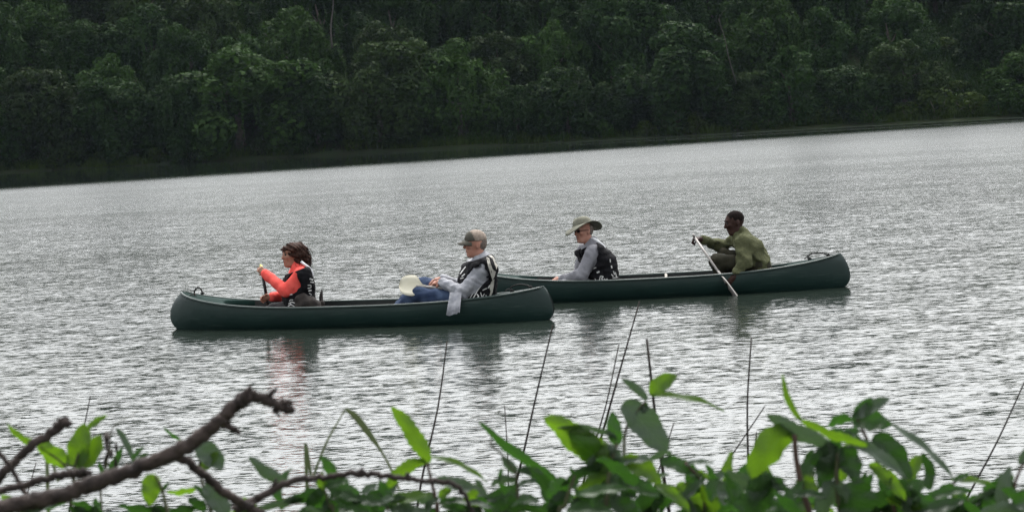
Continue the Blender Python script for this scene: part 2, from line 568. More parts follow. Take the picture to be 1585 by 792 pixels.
bare_trunk([P(1140, 130, 283.2), P(1128, 90, 283.2), P(1122, 60, 283.2), P(1112, 30, 283.4)], 0.07, 'leaning_vine', 'pale leaning vine stem beside the tall shadowed tree')

# shrubs along the waterline
def make_shrub(seed, fm):
    rng = np.random.default_rng(seed)
    blobs = []
    for i in range(9):
        a = rng.uniform(0, 6.28); rr = rng.uniform(0, 1.2)
        s = rng.uniform(0.4, 0.75)
        blobs.append((np.array([math.cos(a) * rr, math.sin(a) * rr * .7, rng.uniform(0.4, 1.3)]), (s, s, s * .9)))
    C, N = crown_points(rng, blobs, 260)
    V, F = leaf_cards(C, N, 0.28, 0.5, rng)
    cm = mesh_np('leaves', V, F, fm, False)
    tp = []
    for i in range(5):
        a = i * 1.3
        tp.append(tube([(0, 0, -0.3), (math.cos(a) * .3, math.sin(a) * .3, .5), (math.cos(a) * .8, math.sin(a) * .6, 1.1)], [.05, .035, .012], 5))
    v, f = merge(tp)
    return cm, mesh_np('stems', v, f, M_BARK)
SH = [make_shrub(40 + i, m) for i, m in enumerate([M_F[3], M_GRASS, M_F[1], M_F[2]])]
spx = [25, 95, 165, 240, 310, 400, 470, 545, 635, 690, 745, 800, 860, 930, 1000, 1075, 1140, 1195, 1250, 1300, 1350, 1405, 1450, 1500, 1550]
SW = ['bright green', 'yellow-green', 'mid green', 'olive green']
for i, px in enumerate(spx):
    y = 282.9 + rnd.uniform(-.4, .5)
    x = P(px, 200, y).x
    v = rnd.choice([0, 1, 2, 3]) if not (px < 180 or 640 < px < 850 or px > 1280) else rnd.choice([0, 1, 1])
    t = empty('shore_shrub', (x, y, ground_z(x, y) - 0.1))
    s = rnd.uniform(0.85, 1.4) * (1.2 if px > 1280 or px < 200 else 1.0)
    t.scale = (s * 1.25, s, s * rnd.uniform(.8, 1.2)); t.rotation_euler = (0, 0, rnd.uniform(0, 6.28))
    for nm, me in (('leaves', SH[v][0]), ('stems', SH[v][1])):
        o = bpy.data.objects.new(nm, me); COL.objects.link(o); o.parent = t
    nth = NTH[i] if i < 13 else ['rightmost', 'second from the right', 'third from the right', 'fourth from the right', 'fifth from the right', 'sixth from the right',
                                 'seventh from the right', 'eighth from the right', 'ninth from the right', 'tenth from the right', 'eleventh from the right', 'twelfth from the right'][24 - i]
    tag(t, 'low %s shrub on the far waterline, %s' % (SW[v], nth), 'shrub', 'shrubs along the far waterline')
# shrubs over the open slope on the right
for i, (px, dy) in enumerate([(1435, 9), (1480, 6), (1525, 10), (1460, 15), (1510, 18)]):
    y = 284 + dy; x = P(px, 200, y).x
    t = empty('slope_shrub', (x, y, ground_z(x, y) - 0.15)); s = 0.9 + 0.12 * i
    t.scale = (s * 1.5, s * 1.3, s * .8)
    for nm, me in (('leaves', SH[[0, 1, 0, 1, 0][i]][0]), ('stems', SH[0][1])):
        o = bpy.data.objects.new(nm, me); COL.objects.link(o); o.parent = t
    tag(t, 'green shrub on the open grassy slope at right, ' + ['lowest at its left', 'nearest the water', 'at its right side', 'higher up at its left', 'highest of all'][i], 'shrub', 'shrubs on the grassy slope')

# undergrowth and grass: nobody could count it
rng = np.random.default_rng(9)
n = 46000
ux = rng.uniform(-75, 75, n); uy = 283.5 + rng.random(n) ** 1.2 * 55
cl = np.sin(ux * .9) * np.sin(uy * .8 + ux * .3)
uz = np.array([ground_z(a, b) for a, b in zip(ux, uy)]) + rng.random(n) ** 1.5 * (0.6 + 0.8 * (cl > 0))
V, F = leaf_cards(np.stack([ux, uy, uz], 1), np.tile([0, -.4, .8], (n, 1)), 0.42, 0.55, rng)
ug = obj('undergrowth', mesh_np('undergrowth', V, F, M_F[1], False))
tag(ug, 'dark leafy undergrowth filling the gaps between trees on the far slope', 'undergrowth', kind='stuff')

def grass_blades(cx, cy, h, rng, lean=0.3, w=0.03):
    n = len(cx)
    z = np.array([ground_z(a, b) for a, b in zip(cx, cy)])
    B = np.stack([cx, cy, z - .05], 1)
    a = rng.uniform(0, 2 * np.pi, n)
    d = np.stack([np.cos(a), np.sin(a), np.zeros(n)], 1)
    s = np.stack([-np.sin(a + .6), np.cos(a + .6), np.zeros(n)], 1) * w
    H = (h * rng.uniform(.5, 1.2, n))[:, None]
    up = np.array([0, 0, 1.0])
    l = (lean * rng.uniform(.2, 1.2, n))[:, None]
    m = B + up * H * .6 + d * H * l * .35
    t = B + up * H * (1 - l * .3) + d * H * l
    V = np.stack([B - s, B + s, m + s * .7, m - s * .7, t], 1).reshape(-1, 3)
    i = np.arange(n)[:, None] * 5
    F = np.concatenate([i + np.array([[0, 1, 2, 3]]), i + np.array([[3, 2, 4, 4]])])
    F3 = [tuple(q) for q in (i + np.array([[0, 1, 2, 3]])).tolist()] + [tuple(q) for q in (i + np.array([[3, 2, 4]])).tolist()]
    return V, F3
gx = []; gy = []
for c, wd, k in [(60, 130, 2600), (190, 60, 700), (330, 40, 300), (430, 60, 400), (690, 90, 1300), (800, 70, 900), (920, 60, 400), (1070, 80, 700), (1200, 60, 500), (1340, 90, 1500), (1450, 90, 2000), (1550, 60, 900)]:
    yy = 282.2 + rng.random(k) * 2.4
    px = rng.normal(c, wd * .6, k)
    gx.append((px - 792) / FPX * yy * 1.0 + 0.0); gy.append(yy)
V, F = grass_blades(np.concatenate(gx), np.concatenate(gy), 1.05, rng, .6, .04)
sg = obj('shore_grass', mesh_np('shore_grass', V, F, M_GRASS, False))
tag(sg, 'yellow-green grass fringing the far shoreline', 'grass', kind='stuff')
k = 9000                                                         # the open grassy slope
sx_ = rng.normal(P(1482, 100, 300).x, 3.2, k); sy_ = 285 + rng.random(k) * 26
V, F = grass_blades(sx_, sy_, .9, rng, .5, .05)
sg2 = obj('slope_grass', mesh_np('slope_grass', V, F, M_F[3], False))
tag(sg2, 'green grass on the open slope at the right of the wood', 'grass', kind='stuff')
# ------------------------------------------------------------------ canoes
def mat_hull():
    m, nt, b = new_mat('canoe_green_plastic')
    L = nt.links
    tc = node(nt, 'ShaderNodeTexCoord')
    nz = node(nt, 'ShaderNodeTexNoise', i_Scale=2.2, i_Detail=6.0, i_Roughness=0.65)
    L.new(tc.outputs['Object'], nz.inputs['Vector'])
    cr = node(nt, 'ShaderNodeValToRGB')
    cr.color_ramp.elements[0].position = .3; cr.color_ramp.elements[1].position = .75
    cr.color_ramp.elements[0].color = (0.0045, 0.020, 0.017, 1)
    cr.color_ramp.elements[1].color = (0.0075, 0.029, 0.024, 1)
    L.new(nz.outputs['Fac'], cr.inputs['Fac'])
    # scuffs: long thin pale scratches low on the hull
    mp = node(nt, 'ShaderNodeMapping'); mp.inputs['Scale'].default_value = (3, 8, 60)
    L.new(tc.outputs['Object'], mp.inputs['Vector'])
    n2 = node(nt, 'ShaderNodeTexNoise', i_Scale=1.0, i_Detail=3.0); L.new(mp.outputs[0], n2.inputs['Vector'])
    c2 = node(nt, 'ShaderNodeMapRange'); c2.inputs['From Min'].default_value = .60; c2.inputs['From Max'].default_value = .72
    c2.inputs['To Max'].default_value = .6
    L.new(n2.outputs['Fac'], c2.inputs['Value'])
    mx = node(nt, 'ShaderNodeMix', data_type='RGBA'); mx.inputs[7].default_value = (0.04, 0.065, 0.055, 1)
    L.new(c2.outputs[0], mx.inputs[0]); L.new(cr.outputs[0], mx.inputs[6])
    L.new(mx.outputs[2], b.inputs['Base Color'])
    b.inputs['Roughness'].default_value = 0.5
    b.inputs['Specular IOR Level'].default_value = 0.45
    nb = node(nt, 'ShaderNodeTexNoise', i_Scale=3.2, i_Detail=3.0); L.new(tc.outputs['Object'], nb.inputs['Vector'])
    bp = node(nt, 'ShaderNodeBump', i_Strength=.5, i_Distance=.03); L.new(nb.outputs['Fac'], bp.inputs['Height'])
    L.new(bp.outputs[0], b.inputs['Normal'])
    return m
M_HULL = mat_hull()
M_DECK = mat_basic('deck_plastic', (0.0065, 0.022, 0.018), (0.010, 0.030, 0.025), scale=5, rough=.9, spec=.12, bump=.3, dist=.004)
M_INNER = mat_basic('canoe_inside', (0.012, 0.016, 0.015), (0.022, 0.028, 0.026), scale=5, rough=.6)
M_RAIL = mat_basic('gunwale_plastic', (0.018, 0.036, 0.031), (0.034, 0.054, 0.048), scale=6, rough=.42)
M_ROPE = mat_basic('dark_rope', (0.012, 0.013, 0.012), (0.03, 0.03, 0.028), scale=60, rough=.9, bump=.4, dist=.003)
M_SEAT = mat_basic('seat_plastic', (0.010, 0.012, 0.011), (0.018, 0.02, 0.02), scale=12, rough=.5)
M_THWART = mat_basic('ash_thwart', (0.22, 0.20, 0.16), (0.32, 0.29, 0.24), scale=14, rough=.5)

A = 2.06      # half length
RISE = [0.180, 0.115]          # how far bow and stern sweep up
def sheer(u): return 0.205 + RISE[u > 0] * abs(u) ** 3.0
def keel(u): return -0.11 + 0.05 * abs(u) ** 4
def halfb(u): return 0.42 * max(0.0, 1 - abs(u) ** 2.3) ** 0.85 + 0.022
def hull_pt(u, v, side, off=0.0):
    th = v * math.pi / 2
    b = halfb(u)
    full = 0.80 + 0.20 * abs(u) ** 2
    y = b * math.sin(th) ** full * (1 - 0.05 * max(0, (v - .6) / .4))
    zf = (1 - math.cos(th)) ** 0.95
    kz, sz = keel(u), sheer(u)
    z = kz + (sz - kz) * zf
    sb = (0.15 if u < 0 else 0.09) * max(0, (zf - .42) / .58) ** 2 + 0.15 * max(0, (.42 - zf) / .42) ** 2.2
    x = u * A - math.copysign(sb * abs(u) ** 10, u)
    y = max(0.0, y - off)
    return Vector((x, side * y, z + off * 0.8 * (1 - zf)))

def make_canoe(name, loc, rz, length, label, seats, thwarts, mirror_lab=None):
    global A
    A = length / 2
    root = empty(name, loc)
    root.rotation_euler = (0, 0, rz)
    root.matrix_world  # transforms are evaluated from location and rotation below
    M = Matrix.Translation(loc) @ Matrix.Rotation(rz, 4, 'Z')
    tag(root, label, 'canoe', 'canoes on the lake')
    us = [-1 + 2 * i / 96 for i in range(97)]
    us = [math.copysign(1 - (1 - abs(u)) ** 1.25, u) for u in us]
    NV = 18
    def add(nm, V, F, mat, smooth=True):
        o = bpy.data.objects.new(nm, mesh_np(nm, V, F, mat, smooth)); COL.objects.link(o); o.parent = root
        return o
    def shell(off, u0=-1, u1=1, vmax=1.0):
        V, F = [], []
        uu = [u for u in us if u0 <= u <= u1]
        row = 2 * NV + 1
        for u in uu:
            for k in range(-NV, NV + 1):
                V.append(hull_pt(u, abs(k) / NV * vmax, 1 if k >= 0 else -1, off))
        for i in range(len(uu) - 1):
            for k in range(row - 1):
                F.append((i * row + k, (i + 1) * row + k, (i + 1) * row + k + 1, i * row + k + 1))
        return V, F, row, len(uu)
    V, F, row, nu = shell(0.0)
    F.append(tuple(range(row))); F.append(tuple(reversed(range((nu - 1) * row, nu * row))))
    add('hull', V, F, M_HULL)
    UD = 0.70
    V, F, row, nu = shell(0.016, -UD - .04, UD + .04)
    F = [tuple(reversed(f)) for f in F]
    add('inner_hull', V, F, M_INNER)
    # closed decks at both ends, crowned, with a scooped raised edge toward the cockpit
    for s in (-1, 1):
        V, F = [], []
        nn, mm = 22, 12
        for i in range(nn + 1):
            for k in range(mm + 1):
                w = -1 + 2 * k / mm
                u_in = UD - 0.10 * (1 - w * w) * 0 + 0.10 * (w * w) * -1
                u = s * (u_in + (0.9985 - u_in) * i / nn)
                e = hull_pt(u, 1.0, 1)
                crown = 0.010 * (1 - w * w) * min(1, halfb(u) / .2)
                lip = 0.0 * max(0, 1 - i / 2.0) ** 2
                V.append(Vector((e.x, e.y * w, e.z + 0.004 + crown + lip)))
        for i in range(nn):
            for k in range(mm):
                q = (i * (mm + 1) + k, (i + 1) * (mm + 1) + k, (i + 1) * (mm + 1) + k + 1, i * (mm + 1) + k + 1)
                F.append(q if s < 0 else tuple(reversed(q)))
        r0 = len(V)
        for k in range(mm + 1):                               # the deck edge turns down into the cockpit
            V.append(V[k] + Vector((0, 0, -0.05)))
        for k in range(mm):
            q = (k, k + 1, r0 + k + 1, r0 + k)
            F.append(q if s < 0 else tuple(reversed(q)))
        add('deck', V, F, M_DECK)
        # rope carrying loop, its two ends knotted into the deck
        c = hull_pt(s * 0.855, 1.0, 1); zc = c.z + 0.02
        xa = c.x
        lift = 0.085 if s < 0 else 0.055
        half = 0.045 if s < 0 else 0.10
        pts = [(xa - half, 0, zc - .01), (xa - half * 1.15, 0.008, zc + lift * .55), (xa - half * .3, 0.012, zc + lift),
               (xa + half * .6, 0.006, zc + lift * .8), (xa + half * 1.05, 0, zc + lift * .25), (xa + half, 0, zc + .02)]
        parts = [tube(spline(pts, 6), 0.0085, 6)]
        for q in (pts[0], pts[-1]):
            a = Vector(q)
            parts.append(tube([a + Vector((-.02, 0, 0)), a + Vector((0, 0, .012)), a + Vector((.02, 0, .002))], [.008, .016, .008], 6))
        parts.append(tube(spline([pts[0], (xa - half - .03, -.02, zc + .015), (xa - half - .055, -.05, zc + .0)], 4), .007, 5))
        v, f = merge(parts)
        add('carry_handle', v, f, M_ROPE)
    for side in (-1, 1):
        pts = [hull_pt(u, 1.0, side) + Vector((0, 0, 0.004)) for u in us if abs(u) < .985]
        v, f = tube(pts, 0.0135, 8)
        add('gunwale', v, f, M_RAIL)
    # flat floor above the bilge
    V, F = [], []
    uu = [u for u in us if abs(u) < .74]
    for u in uu:
        y = hull_pt(u, .62, 1).y - .02
        V += [Vector((u * A, -y, .03)), Vector((u * A, y, .03))]
    for i in range(len(uu) - 1):
        F.append((2 * i, 2 * i + 2, 2 * i + 3, 2 * i + 1))
    add('floor', V, F, M_INNER, False)
    for xs_ in seats:
        y = min(hull_pt((xs_ + e) / A, .72, 1).y for e in (-.16, .16)) - .02
        bm = bmesh.new()
        bmesh.ops.create_cube(bm, size=1.0)
        for v in bm.verts:
            v.co = Vector((v.co.x * .30 + xs_, v.co.y * y * 2, v.co.z * .035 + .115))
        bmesh.ops.bevel(bm, geom=bm.edges[:], offset=.012, segments=2, affect='EDGES')
        me = bpy.data.meshes.new('seat'); bm.to_mesh(me); bm.free(); me.materials.append(M_SEAT)
        o = bpy.data.objects.new('seat', me); COL.objects.link(o); o.parent = root
    for xt in thwarts:
        y = hull_pt(xt / A, 1, 1).y - .012; z = sheer(xt / A) - .008
        pts = [(xt, -y, z), (xt + .01, -y * .5, z - .006), (xt + .015, 0, z - .008), (xt + .01, y * .5, z - .006), (xt, y, z)]
        v, f = tube(spline(pts, 4), lerp_list([.018, .015, .016, .015, .018], 4), 8)
        add('thwart', v, f, M_THWART)
    return root, M

b1, s1 = W(266, 509), W(858, 494)
b2, s2 = W(713, 472), W(1317, 443)
def canoe_frame(b, s):
    c = (b + s) / 2; d = s - b
    return Vector((c.x, c.y, 0)), math.atan2(d.y, d.x), d.length
C1, RZ1, LEN1 = canoe_frame(b1, s1)
C2, RZ2, LEN2 = canoe_frame(b2, s2)
print('canoes', C1, math.degrees(RZ1), LEN1, C2, math.degrees(RZ2), LEN2)
def centre_depth(b, s, px):
    """depth of a canoe's centre line where it crosses a photo column"""
    for i in range(2001):
        q = b.lerp(s, i / 2000)
        d = q - CAM
        x = PW / 2 + FPX * d.dot(CR) / d.dot(F0)
        if x >= px: return q.y
    return s.y
canoe_a, MA = make_canoe('canoe', C1, RZ1, LEN1, 'nearer dark green canoe carrying the woman in coral and the man in a cap', [-0.62, 1.10], [0.62])
RISE[1] = 0.155
canoe_b, MB_ = make_canoe('canoe', C2, RZ2, LEN2, 'farther dark green canoe carrying the man in a brimmed hat and the guide', [-0.45, 1.12], [0.12])
# ------------------------------------------------------------------ signed-distance bodies, one continuous surface each
class Field:
    def __init__(self, lo, hi, vox):
        self.lo = np.array(lo, float); self.vox = vox
        self.n = np.maximum(4, np.ceil((np.array(hi) - self.lo) / vox).astype(int) + 1)
        self.f = np.full(self.n, 1.0, np.float32)
        self.ax = [self.lo[i] + vox * np.arange(self.n[i]) for i in range(3)]
    def sub(self, lo, hi):
        a = np.clip(np.floor((np.array(lo) - self.lo) / self.vox).astype(int), 0, self.n - 1)
        b = np.clip(np.ceil((np.array(hi) - self.lo) / self.vox).astype(int) + 1, 1, self.n)
        if np.any(b <= a): return None, None
        sl = tuple(slice(a[i], b[i]) for i in range(3))
        X, Y, Z = np.meshgrid(self.ax[0][sl[0]], self.ax[1][sl[1]], self.ax[2][sl[2]], indexing='ij', sparse=True)
        return sl, (X, Y, Z)
    def union(self, sl, d, k):
        a = self.f[sl]
        if k > 0:
            h = np.maximum(k - np.abs(a - d), 0) / k
            self.f[sl] = np.minimum(a, d) - h * h * k * 0.25
        else:
            self.f[sl] = np.minimum(a, d)
    def cut(self, sl, d, k=0.0):
        a = self.f[sl]; d = -d
        if k > 0:
            h = np.maximum(k - np.abs(a - d), 0) / k
            self.f[sl] = np.maximum(a, d) + h * h * k * 0.25
        else:
            self.f[sl] = np.maximum(a, d)
    def dist(self, pr, XYZ, inf=0.0):
        X, Y, Z = XYZ
        if pr[0] == 'cap':
            _, a, b, ra, rb = pr[:5]
            ab = b - a; L2 = max(1e-9, ab.length_squared)
            px, py, pz = X - a.x, Y - a.y, Z - a.z
            t = np.clip((px * ab.x + py * ab.y + pz * ab.z) / L2, 0, 1)
            return np.sqrt((px - t * ab.x) ** 2 + (py - t * ab.y) ** 2 + (pz - t * ab.z) ** 2) - (ra + (rb - ra) * t) - inf
        _, c, e1, e2, e3, r = pr[:6]
        px, py, pz = X - c.x, Y - c.y, Z - c.z
        q = [(px * e.x + py * e.y + pz * e.z) for e in (e1, e2, e3)]
        r = [x + inf for x in r]
        k0 = np.sqrt((q[0] / r[0]) ** 2 + (q[1] / r[1]) ** 2 + (q[2] / r[2]) ** 2)
        k1 = np.sqrt((q[0] / r[0] ** 2) ** 2 + (q[1] / r[1] ** 2) ** 2 + (q[2] / r[2] ** 2) ** 2)
        return np.where(k1 > 1e-6, k0 * (k0 - 1.0) / np.maximum(k1, 1e-6), -min(r))
    def bounds(self, pr, m):
        if pr[0] == 'cap':
            r = max(pr[3], pr[4]) + m
            return [min(pr[1][i], pr[2][i]) - r for i in range(3)], [max(pr[1][i], pr[2][i]) + r for i in range(3)]
        r = max(pr[5]) + m
        return [pr[1][i] - r for i in range(3)], [pr[1][i] + r for i in range(3)]
    def add(self, pr, k=0.03, inf=0.0):
        lo, hi = self.bounds(pr, inf + k + 3 * self.vox)
        sl, XYZ = self.sub(lo, hi)
        if sl: self.union(sl, self.dist(pr, XYZ, inf), k)
    def carve(self, pr, k=0.01, inf=0.0):
        lo, hi = self.bounds(pr, inf + k + 3 * self.vox)
        sl, XYZ = self.sub(lo, hi)
        if sl: self.cut(sl, self.dist(pr, XYZ, inf), k)
    def plane(self, p, n, k=0.0):
        """keeps the side the normal points away from"""
        X, Y, Z = np.meshgrid(*self.ax, indexing='ij', sparse=True)
        d = (X - p[0]) * n[0] + (Y - p[1]) * n[1] + (Z - p[2]) * n[2]
        self.cut((slice(None),) * 3, -d, k)
    def ripple(self, amp, freq, seed):
        rng = np.random.default_rng(seed)
        X, Y, Z = np.meshgrid(*self.ax, indexing='ij', sparse=True)
        for i in range(5):
            d = rng.normal(size=3); d /= np.linalg.norm(d)
            fr = freq * rng.uniform(.6, 1.6); ph = rng.uniform(0, 6.28)
            w = d * fr
            self.f += (amp * np.sin(X * w[0] + Y * w[1] + Z * w[2] + ph + 1.5 * np.sin(Z * fr * .35 + X * fr * .2 + ph * 2))).astype(np.float32)
    def mesh(self, name, mat):
        f = self.f; s = f < 0
        n = self.n
        c = np.zeros(n - 1, np.int8)
        for i in (0, 1):
            for j in (0, 1):
                for k in (0, 1):
                    c += s[i:n[0] - 1 + i, j:n[1] - 1 + j, k:n[2] - 1 + k]
        act = np.argwhere((c > 0) & (c < 8))
        idx = np.full(n - 1, -1, np.int32)
        idx[act[:, 0], act[:, 1], act[:, 2]] = np.arange(len(act))
        acc = np.zeros((len(act), 3)); cnt = np.zeros(len(act))
        cor = [(i, j, k) for i in (0, 1) for j in (0, 1) for k in (0, 1)]
        for a in cor:
            for ax in range(3):
                if a[ax]: continue
                b = list(a); b[ax] = 1
                fa = f[act[:, 0] + a[0], act[:, 1] + a[1], act[:, 2] + a[2]].astype(float)
                fb = f[act[:, 0] + b[0], act[:, 1] + b[1], act[:, 2] + b[2]].astype(float)
                m = (fa < 0) != (fb < 0)
                t = np.where(m, fa / np.where(m, fa - fb, 1), 0)
                p = np.tile(np.array(a, float), (len(act), 1)); p[:, ax] += t
                acc[m] += p[m]; cnt[m] += 1
        V = self.lo + (act + acc / np.maximum(cnt, 1)[:, None]) * self.vox
        F = []
        for ax in range(3):
            sl0 = [slice(1, n[i] - 1) for i in range(3)]; sl0[ax] = slice(0, n[ax] - 1)
            sl1 = list(sl0); sl1[ax] = slice(1, n[ax])
            A_, B_ = s[tuple(sl0)], s[tuple(sl1)]
            e = np.argwhere(A_ != B_)
            o = np.ones(3, int); o[ax] = 0
            g = e + o
            flip = A_[e[:, 0], e[:, 1], e[:, 2]]
            u, v = (ax + 1) % 3, (ax + 2) % 3
            du = np.zeros(3, int); du[u] = 1
            dv = np.zeros(3, int); dv[v] = 1
            q = [idx[tuple((g - w).T)] for w in (du + dv, dv, 0 * du, du)]
            Q = np.stack(q, 1)
            Q[~flip] = Q[~flip][:, ::-1]
            F.append(Q)
        F = np.concatenate(F)
        F = F[(F >= 0).all(1)]
        # one light smoothing pass
        for it in range(1):
            S = np.zeros_like(V); K = np.zeros(len(V))
            for a in range(4):
                b = (a + 1) % 4
                np.add.at(S, F[:, a], V[F[:, b]]); np.add.at(K, F[:, a], 1)
            V = 0.6 * V + 0.4 * S / np.maximum(K, 1)[:, None]
        return mesh_np(name, V, F, mat)

def cap(a, b, ra, rb): return ('cap', Vector(a), Vector(b), ra, rb)
def ell(c, e1, e2, e3, r): return ('ell', Vector(c), Vector(e1), Vector(e2), Vector(e3), r)

def field_for(prims, inf, k, vox, pad=0.05):
    lo = [min(Field.bounds(None, p, inf + pad)[0][i] for p in prims) for i in range(3)]
    hi = [max(Field.bounds(None, p, inf + pad)[1][i] for p in prims) for i in range(3)]
    fd = Field(lo, hi, vox)
    for p in prims: fd.add(p, k, inf)
    return fd

# cloth and skin
def mat_skin(name, c1, c2, rough=.5):
    m = mat_basic(name, c1, c2, scale=18, rough=rough, bump=.15, bscale=90, dist=.002, spec=.2)
    b = m.node_tree.nodes['Principled BSDF']
    b.inputs['Subsurface Weight'].default_value = 0.05
    b.inputs['Subsurface Radius'].default_value = (.01, .004, .002)
    return m
M_SKIN_F = mat_skin('skin_warm', (0.30, 0.15, 0.10), (0.38, 0.20, 0.14))
M_SKIN_M = mat_skin('skin_ruddy', (0.36, 0.17, 0.12), (0.44, 0.23, 0.17))
M_SKIN_D = mat_skin('skin_deep', (0.030, 0.014, 0.011), (0.048, 0.023, 0.017), .6)
M_HAIR = mat_basic('dark_curls', (0.018, 0.009, 0.007), (0.060, 0.030, 0.021), scale=55, rough=.75, bump=.8, bscale=120, dist=.006, spec=.12)
M_HAIR_TIP = mat_basic('sunbleached_curls', (0.12, 0.07, 0.045), (0.30, 0.22, 0.16), scale=60, rough=.6)
M_HAIR_GREY = mat_basic('short_grey_hair', (0.10, 0.075, 0.06), (0.20, 0.16, 0.135), scale=90, rough=.8, bump=.6, bscale=150, dist=.003)
M_HAIR_BLK = mat_basic('cropped_black_hair', (0.008, 0.006, 0.006), (0.018, 0.013, 0.011), scale=120, rough=.95, spec=.1, bump=.6, bscale=260, dist=.002)
M_EYE = mat_basic('dark_eye', (0.01, 0.008, 0.007), (0.02, 0.015, 0.012), rough=.2)
M_LIP = mat_basic('lip', (0.16, 0.05, 0.045), (0.2, 0.07, 0.06), rough=.5)
M_LIP_D = mat_basic('lip_deep', (0.035, 0.014, 0.012), (0.05, 0.02, 0.017), rough=.5)
M_CORAL = mat_basic('coral_fleece', (0.78, 0.085, 0.070), (0.88, 0.13, 0.105), scale=14, rough=.85, bump=.5, bscale=26, dist=.012, spec=.2)
M_GREYSHIRT = mat_basic('grey_cotton', (0.20, 0.20, 0.22), (0.27, 0.27, 0.29), scale=10, rough=.9, bump=.6, bscale=20, dist=.014, spec=.2)
M_PALESHIRT = mat_basic('pale_grey_nylon', (0.27, 0.28, 0.31), (0.37, 0.375, 0.40), scale=12, rough=.75, bump=.9, bscale=17, dist=.02, spec=.3)
M_OLIVE = mat_basic('olive_wool', (0.066, 0.072, 0.036), (0.098, 0.104, 0.054), scale=9, rough=.95, bump=1.0, bscale=22, dist=.022, spec=.15)
M_OLIVE_DARK = mat_basic('dark_olive_twill', (0.020, 0.020, 0.012), (0.034, 0.032, 0.02), scale=14, rough=.9, bump=.5, bscale=22, dist=.012, spec=.2)
M_DENIM = mat_basic('blue_denim', (0.020, 0.034, 0.075), (0.05, 0.075, 0.13), scale=9, rough=.9, bump=.6, bscale=20, dist=.014, spec=.15)
M_BLACKCLOTH = mat_basic('dark_trousers', (0.012, 0.012, 0.014), (0.022, 0.022, 0.025), scale=12, rough=.9, bump=.4, dist=.01)
M_VEST = mat_basic('black_vest_nylon', (0.005, 0.005, 0.006), (0.012, 0.012, 0.014), scale=16, rough=.85, bump=.8, bscale=22, dist=.014, spec=.12)
M_PRINT = mat_basic('white_vest_print', (0.48, 0.48, 0.46), (0.62, 0.62, 0.60), scale=40, rough=.7)
M_PRINT_B = mat_basic('bone_vest_panel', (0.30, 0.29, 0.25), (0.46, 0.44, 0.39), scale=22, rough=.75, bump=.5, dist=.008)
M_STRAP = mat_basic('reflective_strap', (0.62, 0.63, 0.64), (0.75, 0.76, 0.78), scale=40, rough=.5)
M_CAP_A = mat_basic('olive_cap_cloth', (0.060, 0.058, 0.045), (0.085, 0.08, 0.062), scale=20, rough=.9, bump=.3, dist=.004)
M_CAP_B = mat_basic('tan_cap_mesh', (0.24, 0.19, 0.15), (0.34, 0.28, 0.23), scale=50, rough=.9, bump=.4, dist=.004)
M_HAT = mat_basic('khaki_hat_canvas', (0.12, 0.12, 0.09), (0.18, 0.18, 0.135), scale=16, rough=.9, bump=.4, dist=.006)
M_HATBAND = mat_basic('dark_hat_band', (0.05, 0.05, 0.04), (0.07, 0.07, 0.055), scale=30, rough=.9)
M_GLASS_D = mat_basic('sunglass_lens', (0.006, 0.005, 0.005), (0.01, 0.008, 0.008), rough=.12)
M_STEEL = mat_basic('watch_steel', (0.25, 0.25, 0.25), (0.35, 0.35, 0.35), rough=.3)

def head_prims(c, f, u, s=1.0):
    f = f.normalized(); sd = f.cross(u).normalized(); u = sd.cross(f).normalized()
    def q(a, b, w=0.0): return c + f * a * s + u * b * s + sd * w * s
    pr = [(ell(q(-.012, .030), f, sd, u, (.100 * s, .077 * s, .090 * s)), .02),
          (ell(q(.022, -.035), f, sd, u, (.070 * s, .060 * s, .078 * s)), .03),
          (cap(q(.055, -.098, -.014), q(.055, -.098, .014), .023 * s, .023 * s), .03),
          (cap(q(-.01, -.075, -.045), q(.04, -.093, -.024), .022 * s, .020 * s), .03),
          (cap(q(-.01, -.075, .045), q(.04, -.093, .024), .022 * s, .020 * s), .03),
          (cap(q(.076, .034, -.034), q(.076, .034, .034), .013 * s, .013 * s), .02),
          (cap(q(.088, .018), q(.108, -.022), .0095 * s, .0145 * s), .012),
          (cap(q(.086, -.024, -.013), q(.086, -.024, .013), .0095 * s, .0095 * s), .012),
          (cap(q(.070, -.012, -.042), q(.070, -.012, -.03), .02 * s, .02 * s), .02),
          (cap(q(.070, -.012, .042), q(.070, -.012, .03), .02 * s, .02 * s), .02),
          (cap(q(.078, -.052, -.018), q(.078, -.052, .018), .012 * s, .012 * s), .012),
          (cap(q(.074, -.066, -.014), q(.074, -.066, .014), .012 * s, .012 * s), .012)]
    for w in (-1, 1):
        pr.append((ell(q(-.012, -.004, w * .078), (f * .95 + u * .2).normalized(), sd, (u * .95 - f * .2).normalized(), (.019 * s, .011 * s, .032 * s)), .008))
    cv = [cap(q(.100, .014, w * .032), q(.098, .013, w * .030), .013 * s, .013 * s) for w in (-1, 1)]
    return pr, cv, q, (f, sd, u)

